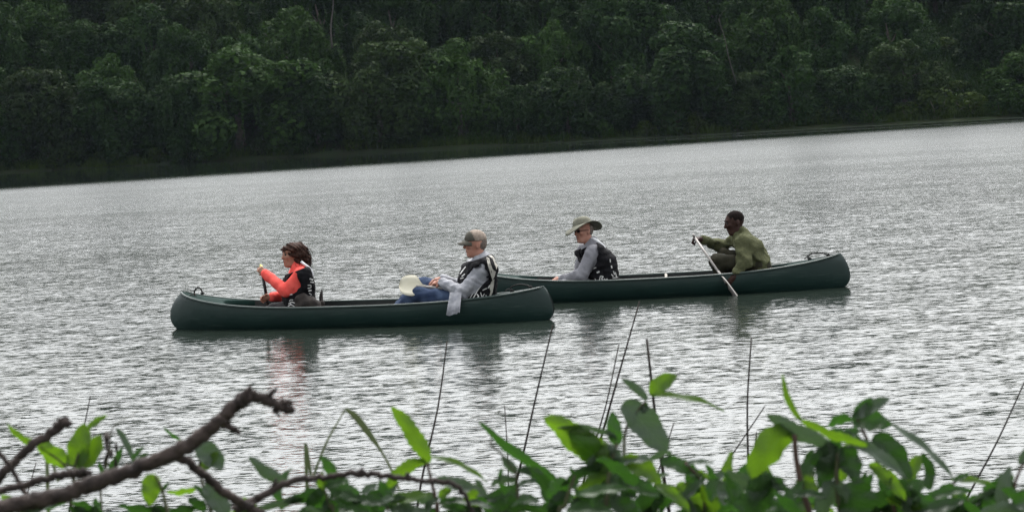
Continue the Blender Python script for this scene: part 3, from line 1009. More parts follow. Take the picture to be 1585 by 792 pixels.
def hand_prims(w, d, n, grip=0.6, s=1.0, thumb=1):
    """w wrist, d direction of the palm, n palm normal (fingers curl toward it)"""
    d = d.normalized(); n = (n - d * n.dot(d)).normalized(); sd = d.cross(n).normalized() * thumb
    pr = [(cap(w, w + d * .045 * s, .026 * s, .028 * s), .02)]
    for i in range(4):
        off = sd * (.030 - .020 * i) * s
        a = w + d * .05 * s + off * .8
        k = w + d * (.088 - .004 * abs(i - 1)) * s + off
        L = (.044, .050, .047, .036)[i] * s
        c1 = grip * 1.25; c2 = grip * 2.5
        p1 = k + (d * math.cos(c1) + n * math.sin(c1)) * L
        p2 = p1 + (d * math.cos(c2) + n * math.sin(c2)) * L * .75
        pr += [(cap(a, k, .0125 * s, .0105 * s), .012), (cap(k, p1, .0105 * s, .009 * s), .005), (cap(p1, p2, .009 * s, .0078 * s), .004)]
    t0 = w + d * .022 * s + sd * .022 * s
    t1 = t0 + (d * .6 + sd * .55 + n * .45).normalized() * .042 * s
    t2 = t1 + (d * .55 - sd * .25 + n * .8).normalized() * .032 * s
    pr += [(cap(t0, t1, .014 * s, .011 * s), .012), (cap(t1, t2, .0108 * s, .0088 * s), .005)]
    return pr

def torso_prims(hip, chest, neck, sh_n, sh_f, hw, bulk):
    """hip/chest/neck centre points, near and far shoulder, half hip width, bulk factor"""
    yv = (sh_f - sh_n).normalized()
    hn, hf = hip - yv * hw, hip + yv * hw
    cn, cf = chest - yv * hw * 1.05, chest + yv * hw * 1.05
    wst = hip.lerp(chest, .45)
    wn, wf = wst - yv * hw * .85, wst + yv * hw * .85
    b = bulk
    return [(cap(hn, hf, .115 * b, .115 * b), .06), (cap(wn, wf, .102 * b, .102 * b), .08), (cap(cn, cf, .108 * b, .108 * b), .08),
            (cap(hip, chest, .11 * b, .112 * b), .06),
            (cap(sh_n.lerp(neck, .12), sh_f.lerp(neck, .12), .060 * b, .060 * b), .07),
            (cap(chest - yv * .06, neck - yv * .01, .09 * b, .055), .06), (cap(chest + yv * .06, neck + yv * .01, .09 * b, .055), .06),
            (cap(cn, sh_n, .09 * b, .062 * b), .06), (cap(cf, sh_f, .09 * b, .062 * b), .06)]

def limb(a, m, e, r0, r1, r2, k=.03):
    return [(cap(a, m, r0, r1), k), (cap(m, e, r1 * .98, r2), k)]

def surface(name, prims, mat, vox, inf=0.0, carves=(), cuts=(), rip=None, parent=None, ks=1.0, carve_k=.012, cut_k=.008):
    fd_pr = [p for p, k in prims]
    lo = [min(Field.bounds(None, p, inf + .03)[0][i] for p in fd_pr) for i in range(3)]
    hi = [max(Field.bounds(None, p, inf + .03)[1][i] for p in fd_pr) for i in range(3)]
    fd = Field(lo, hi, vox)
    for p, k in prims: fd.add(p, k * ks, inf)
    for c in carves: fd.carve(c, carve_k)
    if rip: fd.ripple(*rip)
    for p, n in cuts: fd.plane(p, n, cut_k)
    me = fd.mesh(name, mat)
    return obj(name, me, parent)

def blob(name, prims, mat, vox, parent, **kw): return surface(name, prims, mat, vox, parent=parent, **kw)

def print_on(name, target, polys, mat, parent, off=.004):
    """cloth print: outlines given along sight lines are laid on the surface they meet, following its curve"""
    me = target.data
    mw = target.matrix_world
    bv = BVHTree.FromPolygons([v.co for v in me.vertices], [tuple(p.vertices) for p in me.polygons])
    V, F = [], []
    for poly in polys:
        n = len(poly)
        cx = sum(p[0] for p in poly) / n; cy = sum(p[1] for p in poly) / n
        rings = []
        dense = []
        for i in range(n):
            a, b = poly[i], poly[(i + 1) % n]
            for t in (0, .5):
                dense.append((a[0] + (b[0] - a[0]) * t, a[1] + (b[1] - a[1]) * t))
        pts = []
        ok = True
        for sc in (1.0, .55):
            for p in dense:
                pts.append((cx + (p[0] - cx) * sc, cy + (p[1] - cy) * sc))
        pts.append((cx, cy))
        hit = []
        for p in pts:
            d = ray(*p).normalized()
            h = bv.ray_cast(CAM, d)
            if h[0] is None:
                h2 = bv.find_nearest(CAM + d * 26.6)
                h = h2 if (h2[0] is not None and h2[3] < .9) else None
                if h is None: ok = False; break
            nn = h[1]
            if nn.dot(d) > 0: nn = -nn
            hit.append(h[0] + nn * off)
        if not ok: continue
        o = len(V); m = len(dense)
        V += hit
        for i in range(m):
            j = (i + 1) % m
            F.append((o + i, o + j, o + m + j, o + m + i))
            F.append((o + m + i, o + m + j, o + 2 * m))
    if not V: return None
    return tag(obj(name, mesh_np(name, V, F, mat), parent), kind='stuff')

def stroke(pts, w):
    """a thin pixel polyline as quads"""
    out = []
    for a, b in zip(pts[:-1], pts[1:]):
        dx, dy = b[0] - a[0], b[1] - a[1]; L = math.hypot(dx, dy) or 1
        nx_, ny_ = -dy / L * w / 2, dx / L * w / 2
        out.append([(a[0] + nx_, a[1] + ny_), (b[0] + nx_, b[1] + ny_), (b[0] - nx_, b[1] - ny_), (a[0] - nx_, a[1] - ny_)])
    return out

def small_sphere(name, c, r, mat, parent, sq=(1, 1, 1)):
    bm = bmesh.new()
    bmesh.ops.create_uvsphere(bm, u_segments=12, v_segments=8, radius=r)
    for v in bm.verts: v.co = Vector((v.co.x * sq[0], v.co.y * sq[1], v.co.z * sq[2])) + c
    me = bpy.data.meshes.new(name); bm.to_mesh(me); bm.free()
    me.materials.append(mat)
    me.polygons.foreach_set('use_smooth', np.ones(len(me.polygons), dtype=bool))
    return obj(name, me, parent)

def face_bits(root, q, axes, s, brow_mat, lip_mat, eyes=True):
    f, sd, u = axes
    if eyes:
        for w in (-1, 1):
            small_sphere('eye', q(.083, .013, w * .031), .0125 * s, M_EYE, root)
    for w in (-1, 1):
        v, fc = tube([q(.093, .036, w * .014), q(.094, .041, w * .030), q(.086, .035, w * .047)], [.004 * s, .005 * s, .003 * s], 6)
        obj('eyebrow', mesh_np('eyebrow', v, fc, brow_mat), root)
    v, fc = tube([q(.084, -.060, -.021), q(.0905, -.0585, -.008), q(.0905, -.0585, .008), q(.084, -.060, .021)], [.003 * s, .0055 * s, .0055 * s, .003 * s], 6)
    obj('lips', mesh_np('lips', v, fc, lip_mat), root)

VX = 0.0065
HZ = Vector((0, 0, 1))
def pxv(dx, dy):   # photo-plane direction (right, up) in the world
    return (CR * dx - CU * dy)
TOWARD = -F0       # towards the viewer

# ================================================================== woman in coral, bow of the nearer canoe
def build_woman():
    Z0 = centre_depth(b1, s1, 462); ZS = (centre_depth(b1, s1, 462 + 60) - centre_depth(b1, s1, 462 - 60)) / 120
    def J(x, y, dy=0.0): return P(x, y, Z0 + ZS * (x - 462) + dy)
    hip = J(462, 474); chest = J(462, 444, -.005); neck = J(463, 420)
    sn = J(467, 426, -.15); sf = J(459, 424, .16)
    eln = J(442.5, 450, -.23); wrn = J(411, 424, -.12)
    elf = J(437, 458, .24); wrf = J(420, 459, .06)
    kn = J(424, 480, -.12); kf = J(424, 480, .12); fn = J(400, 490, -.08); ff = J(400, 490, .08)
    hc = J(451.5, 395.5, -.01); fwd = (Vector((-1, 0, 0)) * .86 + Vector((0, -1, 0)) * .50 + Vector((0, 0, .03))).normalized()
    root = empty('person', Vector((hip.x, hip.y, hip.z - .1)))
    tag(root, 'seated woman with dark curly hair in a coral jacket and black vest, paddling', 'person', None)
    tor = torso_prims(hip, chest, neck, sn, sf, .10, .90)
    hd, cv, q, ax = head_prims(hc, fwd, HZ, .97)
    arms_n = limb(sn, eln, wrn, .060, .048, .031)
    arms_f = limb(sf, elf, wrf, .052, .043, .030)
    legs = limb(hip + Vector((-.02, -.09, -.03)), kn, fn, .085, .060, .042) + limb(hip + Vector((-.02, .09, -.03)), kf, ff, .085, .060, .042)
    feet = [(cap(fn, fn + Vector((-.12, 0, .03)), .04, .03), .03), (cap(ff, ff + Vector((-.12, 0, .03)), .04, .03), .03)]
    nk = [(cap(neck + Vector((0, 0, -.02)), hc + Vector((.02, .01, -.05)), .050, .047), .03)]
    hn = hand_prims(wrn, pxv(-.8, -.65) + Vector((0, .25, 0)), Vector((.1, 1, -.2)), .72, .93, 1)
    hf = hand_prims(wrf, pxv(-1, .25) + Vector((0, .1, 0)), Vector((0, -1, -.3)), .75, .93, 1)
    surface('body', tor + nk + hd + arms_n + arms_f + legs + feet + hn + hf, M_SKIN_F, VX, carves=cv, parent=root, ks=1.0)
    face_bits(root, q, ax, .97, M_HAIR, M_LIP)
    jk = surface('jacket', tor + arms_n[:1] + [(cap(eln, eln.lerp(wrn, 1.0), .048, .036), .03)] + arms_f[:1] + [(cap(elf, elf.lerp(wrf, .9), .043, .034), .03)] +
                 [(cap(neck + Vector((0, 0, -.02)), neck.lerp(hc, .35) + Vector((.01, 0, 0)), .064, .058), .03)],
                 M_CORAL, VX, inf=.014, rip=(.0016, 46, 3), parent=root, cuts=[(hip + Vector((0, 0, -.03)), (0, 0, -1))])
    surface('trousers', legs + [tor[0]], M_BLACKCLOTH, .009, inf=.013, rip=(.002, 40, 4), parent=root)
    vest = surface('life_vest', tor, M_VEST, VX, inf=.044, rip=(.0022, 60, 5), parent=root,
                   carves=[cap(sn + Vector((0, .02, .03)), sn.lerp(eln, .62) + Vector((0, -.04, 0)), .078, .088), cap(sf, sf.lerp(elf, .55), .082, .085),
                           cap(neck + Vector((-.035, 0, -.05)), neck + Vector((-.06, 0, .2)), .070, .12)],
                   cuts=[(hip + Vector((0, 0, .0)), (0, 0, -1)), (neck + Vector((0, 0, .022)), (-.35, 0, 1))])
    # raised back collar and white shoulder strap
    st = [J(466, 404.5, -.085), J(471, 408.5, -.10), J(477, 413, -.10), J(482, 419, -.095), J(484.5, 428, -.09)]
    v, f = ribbon(spline(st, 5), .024, .006, Vector((0.2, -1, .2)))
    obj('white_strap', mesh_np('white_strap', v, f, M_STRAP), root)
    polys = []
    for pts, w in [([(447, 470), (452, 467), (457, 469)], 1.6), ([(446, 473.5), (451, 471), (456, 474)], 1.5), ([(448, 466), (450, 463.5), (454, 464)], 1.4), ([(449, 469), (453, 473)], 1.4),
                   ([(476, 441), (481, 441), (481, 445), (476, 446)], 1.4), ([(477, 450), (482, 449)], 1.6), ([(478, 453), (482, 456)], 1.4), ([(477, 459), (481, 458)], 1.3),
                   ([(479, 431), (484, 433)], 2.4), ([(480, 436), (485, 437)], 1.8), ([(448, 456), (453, 455.5)], 1.2)]:
        polys += stroke(pts, w)
    print_on('vest_print', vest, polys, M_PRINT, root)
    # hair: a full mass of curls with separate locks
    f_, sd, u = ax
    hp = [(ell(q(-.035, .045), f_, sd, u, (.112, .108, .092)), .03), (ell(q(-.095, .000), f_, sd, u, (.092, .115, .11)), .04),
          (ell(q(-.125, -.065), f_, sd, u, (.075, .105, .085)), .04), (ell(q(-.135, -.115), f_, sd, u, (.055, .085, .075)), .04), (ell(q(.045, .085), f_, sd, u, (.055, .075, .030)), .03),
          (cap(q(.02, .06, -.085), q(-.03, -.06, -.092), .030, .030), .03), (cap(q(.02, .06, .085), q(-.03, -.06, .092), .030, .030), .03)]
    hair = surface('hair', hp, M_HAIR, VX, rip=(.004, 95, 8), parent=root)
    rg = random.Random(3)
    parts = []
    for i in range(420):
        a = rg.uniform(-1, 1); 
        o = q(rg.uniform(-.16, -.03), rg.uniform(-.10, .09), rg.uniform(-.1, .1))
        c0 = q(-.06, 0)
        d = (o - c0).normalized()
        p0 = c0 + d * rg.uniform(.08, .115)
        pts = []
        L = rg.uniform(.05, .11)
        ph = rg.uniform(0, 6.28)
        for k in range(9):
            t = k / 8
            pts.append(p0 + d * L * t * .55 + Vector((.25, 0, -1)) * L * t * t * .7 + (sd * math.cos(ph + t * 9) + u * math.sin(ph + t * 9)) * .012 * t ** .5)
        parts.append(tube(pts, [.0034 * (1 - .7 * k / 8) for k in range(9)], 4))
    v, f = merge(parts)
    obj('curls', mesh_np('curls', v, f, M_HAIR), hair)
    parts = []
    for i in range(34):
        o = q(rg.uniform(-.15, -.10), rg.uniform(-.09, -.03), rg.uniform(-.09, .06))
        L = rg.uniform(.03, .07); ph = rg.uniform(0, 6.28)
        pts = [o + Vector((.3, -.2, -.75)) * L * k / 6 + (sd * math.cos(ph + k * 1.4) + u * math.sin(ph + k * 1.4)) * .009 for k in range(7)]
        parts.append(tube(pts, [.005 * (1 - .7 * k / 6) for k in range(7)], 4))
    v, f = merge(parts)
    obj('pale_curl_tips', mesh_np('pale_curl_tips', v, f, M_HAIR_TIP), hair)
    return root, wrn, wrf, J

def ribbon(pts, w, th, face):
    """flat strap with thickness following pts; face = approximate outward direction"""
    V, F = [], []
    n = len(pts)
    for i, p in enumerate(pts):
        t = (pts[min(i + 1, n - 1)] - pts[max(i - 1, 0)]).normalized()
        o = (face - t * face.dot(t)).normalized()
        s = t.cross(o)
        V += [p + s * w / 2 + o * th / 2, p - s * w / 2 + o * th / 2, p - s * w / 2 - o * th / 2, p + s * w / 2 - o * th / 2]
    for i in range(n - 1):
        for k in range(4):
            a = i * 4 + k; b = i * 4 + (k + 1) % 4
            F.append((a, b, b + 4, a + 4))
    F.append((3, 2, 1, 0)); F.append((4 * n - 4, 4 * n - 3, 4 * n - 2, 4 * n - 1))
    return V, F

# ================================================================== man in the cap, stern of the nearer canoe
def build_cap_man():
    Z0 = centre_depth(b1, s1, 735); ZS = (centre_depth(b1, s1, 735 + 60) - centre_depth(b1, s1, 735 - 60)) / 120
    def J(x, y, dy=0.0): return P(x, y, Z0 + ZS * (x - 735) + dy)
    hip = J(737, 470); chest = J(739, 433); neck = J(746, 405)
    sn = J(750, 417, -.17); sf = J(737, 411, .19)
    eln = J(716, 452, -.25); wrn = J(685, 437, -.10)
    elf = J(715, 445, .26); wrf = J(683, 433, .05)
    kn = J(649, 456, -.17); kf = J(657, 442, .14); fn = J(607, 484, -.12); ff = J(609, 484, .12)
    hc = J(735.5, 379, -.01); fwd = (Vector((-1, 0, 0)) * .96 + Vector((0, -1, 0)) * .22 + Vector((0, 0, .05))).normalized()
    root = empty('person', Vector((hip.x, hip.y, hip.z - .1)))
    tag(root, 'man in a two-tone peaked cap, pale grey jacket and jeans, leaning back', 'person')
    tor = torso_prims(hip, chest, neck, sn, sf, .115, 1.02)
    hd, cv, q, ax = head_prims(hc, fwd, (HZ + Vector((.06, 0, 0))).normalized(), 1.02)
    an = limb(sn, eln, wrn, .060, .050, .034); af = limb(sf, elf, wrf, .060, .050, .034)
    legs = limb(hip + Vector((-.03, -.10, -.01)), kn, fn, .098, .070, .048) + limb(hip + Vector((-.03, .10, -.01)), kf, ff, .098, .068, .048)
    feet = [(cap(fn, fn + Vector((-.13, 0, .05)), .045, .035), .03), (cap(ff, ff + Vector((-.13, 0, .05)), .045, .035), .03)]
    nk = [(cap(neck + Vector((0, 0, -.02)), hc + Vector((.025, .005, -.055)), .060, .056), .03)]
    hn = hand_prims(wrn, pxv(-1, .05) + Vector((0, .25, 0)), Vector((-.1, .35, -1)), .62, 1.02, 1)
    hf = hand_prims(wrf, pxv(-1, .05) + Vector((0, -.35, 0)), Vector((0, -.3, -1)), .62, 1.02, -1)
    surface('body', tor + nk + hd + an + af + legs + feet + hn + hf, M_SKIN_M, VX, carves=cv, parent=root)
    face_bits(root, q, ax, 1.02, M_HAIR_GREY, M_LIP)
    surface('jacket', tor + an[:1] + [(cap(eln, eln.lerp(wrn, .93), .052, .040), .03)] + af[:1] + [(cap(elf, elf.lerp(wrf, .9), .052, .040), .03)] +
            [(cap(neck, neck.lerp(hc, .10) + Vector((.015, 0, 0)), .072, .068), .03)],
            M_PALESHIRT, VX, inf=.017, rip=(.0028, 55, 13), parent=root, cuts=[(hip + Vector((0, 0, -.04)), (0, 0, -1))])
    surface('jeans', legs + [tor[0]], M_DENIM, .008, inf=.015, rip=(.0028, 42, 14), parent=root)
    vest = surface('life_vest', tor, M_VEST, VX, inf=.050, rip=(.0028, 55, 15), parent=root,
                   carves=[cap(sn + Vector((-.015, -.05, -.02)), sn.lerp(eln, .85) + Vector((-.02, -.07, 0)), .082, .11), cap(sf + Vector((0, .04, 0)), sf.lerp(elf, .6), .08, .10),
                           cap(neck + Vector((-.03, 0, 0)), neck + Vector((-.05, 0, .2)), .070, .10)],
                   cuts=[(hip + Vector((0, 0, .015)), (0, 0, -1)), (neck + Vector((0.02, 0, .05)), (-.30, 0, 1))])
    # bone-coloured back panel with dark ovals left free, collar piping, print
    polys = [[(752, 392), (758, 390), (764, 395), (768.5, 402), (770, 411), (768, 417), (766, 410), (764, 402), (759, 395), (754, 396)],
             [(753, 398), (757, 400), (759, 408), (762, 416), (767, 420), (765, 428), (762, 434), (759, 424), (756, 414), (754, 406)],
             [(760, 436), (765, 431), (764, 440), (762, 452), (759, 459), (756, 462), (759, 450), (757, 444)]]
    print_on('back_panel', vest, polys, M_PRINT_B, root)
    polys = []
    for pts, w in [([(720, 399.5), (731, 394.5), (741, 393.5), (748, 396)], 2.2), ([(713, 424), (717, 418), (721, 413)], 1.6), ([(715, 428), (720, 424)], 1.6), ([(713, 431), (718, 430)], 1.2),
                   ([(738, 455), (741, 459), (737, 462)], 1.6), ([(744, 452), (746, 460), (750, 454)], 1.5), ([(752, 456), (753, 462)], 1.4), ([(732, 462), (740, 449), (746, 441)], 1.3),
                   ([(755, 446), (758, 441)], 1.5), ([(747, 449), (753, 446)], 1.3), ([(728, 461), (734, 452)], 1.2)]:
        polys += stroke(pts, w)
    print_on('vest_print', vest, polys, M_PRINT, root)
    # jacket tail that hangs out over the gunwale
    V, F = [], []
    nc, nr = 9, 8
    for r in range(nr + 1):
        t = r / nr
        for c in range(nc + 1):
            w = c / nc
            x = 696.5 + 18 * w - 4.5 * t + (3.0 * t * (w - .5)); y = 452 + 35 * t + 1.5 * math.sin(w * 7) * t - 4 * (w > .85) * t
            dp = -.30 - .10 * min(1, t * 1.4) - .012 * math.sin(w * 11 + t * 2) * (0.3 + t)
            V.append(P(x, y, Z0 + dp))
    for r in range(nr):
        for c in range(nc):
            a = r * (nc + 1) + c
            F.append((a, a + 1, a + nc + 2, a + nc + 1))
    n0 = len(V)
    V += [v + Vector((0, .008, 0)) for v in V]
    F += [tuple(reversed([i + n0 for i in f])) for f in F[:nr * nc]]
    obj('jacket_tail', mesh_np('jacket_tail', V, F, M_PALESHIRT), root)
    # cap: dark front and peak, pale mesh back
    f_, sd, u = ax
    cp = [(ell(q(-.006, .058), f_, sd, u, (.110, .089, .094)), .02)]
    cb = surface('cap', cp, M_CAP_B, VX, parent=root, cuts=[(q(0, .040), tuple(-(u + f_ * .10))), (q(.022, 0.05), tuple(f_ * .93 + u * -.35))])
    surface('cap_front', [(ell(q(-.005, .058), f_, sd, u, (.113, .091, .097)), .02)], M_CAP_A, VX, parent=cb,
            cuts=[(q(0, .042), tuple(-(u + f_ * .05))), (q(.020, 0.05), tuple(-(f_ * .93 + u * -.35)))])
    V, F = [], []
    for k in range(13):
        a = -1 + 2 * k / 12
        e = math.sqrt(max(0, 1 - a * a))
        for t in (0, .5, 1):
            V.append(q(.050 + .045 * e + t * .080 * (e ** .6), .050 - .034 * t - .022 * a * a * (1 - .3 * t), a * .080))
    for k in range(12):
        for t in range(2):
            i = k * 3 + t
            F.append((i, i + 3, i + 4, i + 1))
    n0 = len(V); V += [v - u * .007 for v in V]; F += [tuple(reversed([i + n0 for i in f])) for f in F[:24]]
    for k in range(12):
        F.append((k * 3 + 2, k * 3 + 5, n0 + k * 3 + 5, n0 + k * 3 + 2))
    obj('peak', mesh_np('peak', V, F, M_CAP_A), cb)
    surface('hair', [(ell(q(-.05, .02), f_, sd, u, (.066, .078, .085)), .02)], M_HAIR_GREY, VX, rip=(.0015, 150, 3), parent=root,
            carves=[cap(q(.035, -.01, -.09), q(.035, -.01, .09), .062, .062)])
    v, f = tube([wrn + Vector((.012, 0, 0)) + (CU * math.cos(a) + Vector((0, 1, 0)) * math.sin(a)) * .040 for a in [2 * math.pi * i / 14 for i in range(15)]], .008, 6)
    obj('wristwatch', mesh_np('wristwatch', v, f, M_SEAT), root)
    return root, wrn, wrf, J

# ================================================================== man in the brimmed hat, bow of the farther canoe
def build_hat_man():
    Z0 = centre_depth(b2, s2, 925); ZS = (centre_depth(b2, s2, 925 + 60) - centre_depth(b2, s2, 925 - 60)) / 120
    def J(x, y, dy=0.0): return P(x, y, Z0 + ZS * (x - 925) + dy)
    hip = J(930, 436); chest = J(927, 408); neck = J(917, 382)
    sn = J(919, 392, -.19); sf = J(906, 389, .17)
    eln = J(899, 426, -.25); wrn = J(871, 433.5, -.12)
    elf = J(895, 428, .24); wrf = J(871, 434, .06)
    kn = J(878, 441, -.16); kf = J(878, 441, .15); fn = J(842, 452, -.08); ff = J(842, 452, .08)
    hc = J(903, 358, -.01); fwd = (Vector((-1, 0, 0)) * .80 + Vector((0, -1, 0)) * .58 + Vector((0, 0, -.06))).normalized()
    root = empty('person', Vector((hip.x, hip.y, hip.z - .1)))
    tag(root, 'man in a wide-brimmed khaki hat, sunglasses and grey shirt, hands in his lap', 'person')
    tor = torso_prims(hip, chest, neck, sn, sf, .12, 1.05)
    hd, cv, q, ax = head_prims(hc, fwd, HZ, 1.0)
    an = limb(sn, eln, wrn, .064, .054, .034); af = limb(sf, elf, wrf, .062, .052, .034)
    legs = limb(hip + Vector((-.02, -.10, -.03)), kn, fn, .095, .068, .046) + limb(hip + Vector((-.02, .10, -.03)), kf, ff, .095, .068, .046)
    feet = [(cap(fn, fn + Vector((-.12, 0, .03)), .04, .03), .03), (cap(ff, ff + Vector((-.12, 0, .03)), .04, .03), .03)]
    nk = [(cap(neck + Vector((0, 0, -.03)), hc + Vector((.025, .01, -.055)), .060, .056), .03)]
    hn = hand_prims(wrn, pxv(-1, -.15) + Vector((0, .35, 0)), Vector((.1, .5, -.8)), .55, 1.0, 1)
    hf = hand_prims(wrf, pxv(-1, .1) + Vector((0, -.45, 0)), Vector((.1, -.5, -.8)), .5, 1.0, -1)
    surface('body', tor + nk + hd + an + af + legs + feet + hn + hf, M_SKIN_M, VX, carves=cv, parent=root)
    face_bits(root, q, ax, 1.0, M_HAIR_GREY, M_LIP, eyes=False)
    f_, sd, u = ax
    parts = []
    for w in (-1, 1):
        lens = [(q(.098, .014, w * .010)), q(.100, .026, w * .020), q(.096, .027, w * .040), q(.088, .020, w * .052), q(.088, .006, w * .048), q(.095, -.006, w * .032), q(.100, .002, w * .014)]
        c = sum(lens, Vector()) / len(lens) + f_ * .006
        V = lens + [c] + [p - f_ * .004 for p in lens]
        n = len(lens)
        F = [(i, (i + 1) % n, n) for i in range(n)] + [(i, n + 1 + i, n + 1 + (i + 1) % n, (i + 1) % n) for i in range(n)]
        parts.append((V, F))
        parts.append(tube([q(.088, .020, w * .052), q(.05, .018, w * .078), q(-.01, .012, w * .084)], .0035, 5))
    parts.append(tube([q(.100, .018, -.012), q(.106, .02, 0), q(.100, .018, .012)], .003, 5))
    v, f = merge(parts)
    obj('sunglasses', mesh_np('sunglasses', v, f, M_GLASS_D), root)
    surface('shirt', tor + an[:1] + [(cap(eln, eln.lerp(wrn, .93), .056, .042), .03)] + af[:1] + [(cap(elf, elf.lerp(wrf, .9), .054, .042), .03)] +
            [(cap(neck, neck.lerp(hc, .14) + Vector((.015, 0, 0)), .074, .068), .03)],
            M_GREYSHIRT, VX, inf=.016, rip=(.0022, 45, 23), parent=root, cuts=[(hip + Vector((0, 0, -.04)), (0, 0, -1))])
    surface('trousers', legs + [tor[0]], M_GREYSHIRT, .009, inf=.014, rip=(.002, 40, 24), parent=root)
    vest = surface('life_vest', tor, M_VEST, VX, inf=.046, rip=(.0022, 55, 25), parent=root,
                   carves=[cap(sn + Vector((-.06, -.03, .02)), sn.lerp(eln, .9) + Vector((-.03, -.06, 0)), .125, .13), cap(sf, sf.lerp(elf, .6), .09, .10),
                           cap(neck + Vector((-.06, 0, -.06)), neck + Vector((-.08, 0, .2)), .085, .13)],
                   cuts=[(hip + Vector((0, 0, -.02)), (0, 0, -1)), (neck + Vector((0, 0, .03)), (-.35, 0, 1))])
    st = [J(916, 367.5, -.09), J(921, 370, -.13), J(927, 374, -.15), J(933, 379, -.15), J(936, 384, -.15)]
    v, f = ribbon(spline(st, 4), .026, .007, Vector((.3, -1, .5)))
    obj('white_strap', mesh_np('white_strap', v, f, M_STRAP), root)
    polys = []
    for pts, w in [([(928, 433), (929.5, 427), (934, 428), (931, 431), (936, 435)], 1.5), ([(933, 437), (940, 431)], 1.4), ([(935, 431), (939, 436)], 1.3), ([(921, 431), (925, 437)], 1.2),
                   ([(924, 422), (928, 420)], 2.4), ([(918, 416), (923, 413.5)], 1.5), ([(944, 401), (944.5, 406)], 1.6), ([(946, 411), (947, 415)], 2.0), ([(949, 419), (951, 425)], 1.6),
                   ([(952, 421), (954, 429)], 1.4), ([(946, 424), (949, 428)], 1.4), ([(948, 430), (956, 429)], 1.3)]:
        polys += stroke(pts, w)
    print_on('vest_print', vest, polys, M_PRINT, root)
    # hat: pinched crown and a brim that dips front and back
    u = (u * math.cos(.24) + sd * math.sin(.24)).normalized(); sd = f_.cross(u)
    def qh(a, b, w=0.0): return hc + f_ * a + u * b + sd * w
    V, F = [], []
    prof = [(.208, .002), (.185, .006), (.155, .010), (.130, .014), (.108, .018), (.100, .028), (.094, .054), (.084, .078), (.066, .096), (.042, .104), (.018, .100)]
    NA = 40
    for r, h in prof:
        for k in range(NA):
            a = 2 * math.pi * k / NA
            ca, sa = math.cos(a), math.sin(a)
            brim = max(0, (r - .108) / .10)
            dip = -.066 * brim ** 1.2 * (ca * ca) + .016 * brim * sa * sa
            rx = r * (1.02 if r > .1 else 1.08); rs = r * .90
            pinch = -.018 * max(0, 1 - abs(sa) * 2.2) * (h > .09)
            V.append(qh(-.008 + rx * ca, .050 + h + dip + pinch, rs * sa))
    for i in range(len(prof) - 1):
        for k in range(NA):
            k2 = (k + 1) % NA
            F.append((i * NA + k, i * NA + k2, (i + 1) * NA + k2, (i + 1) * NA + k))
    F.append(tuple((len(prof) - 1) * NA + k for k in range(NA)))
    me = mesh_np('hat', V, F, M_HAT)
    hat = obj('hat', me, root)
    sol = hat.modifiers.new('thick', 'SOLIDIFY'); sol.thickness = .006
    v, f = tube([qh(-.008 + (.1075 * math.cos(a)), .078, .0925 * math.sin(a)) for a in [2 * math.pi * k / 32 for k in range(33)]], .007, 6)
    obj('hat_band', mesh_np('hat_band', v, f, M_HATBAND), hat)
    surface('hair', [(ell(q(-.05, .02), *ax, (.066, .078, .085)), .02)], M_HAIR_GREY, VX, rip=(.0015, 150, 3), parent=root,
            carves=[cap(q(.035, -.01, -.09), q(.035, -.01, .09), .062, .062)])
    return root, wrn, wrf, J

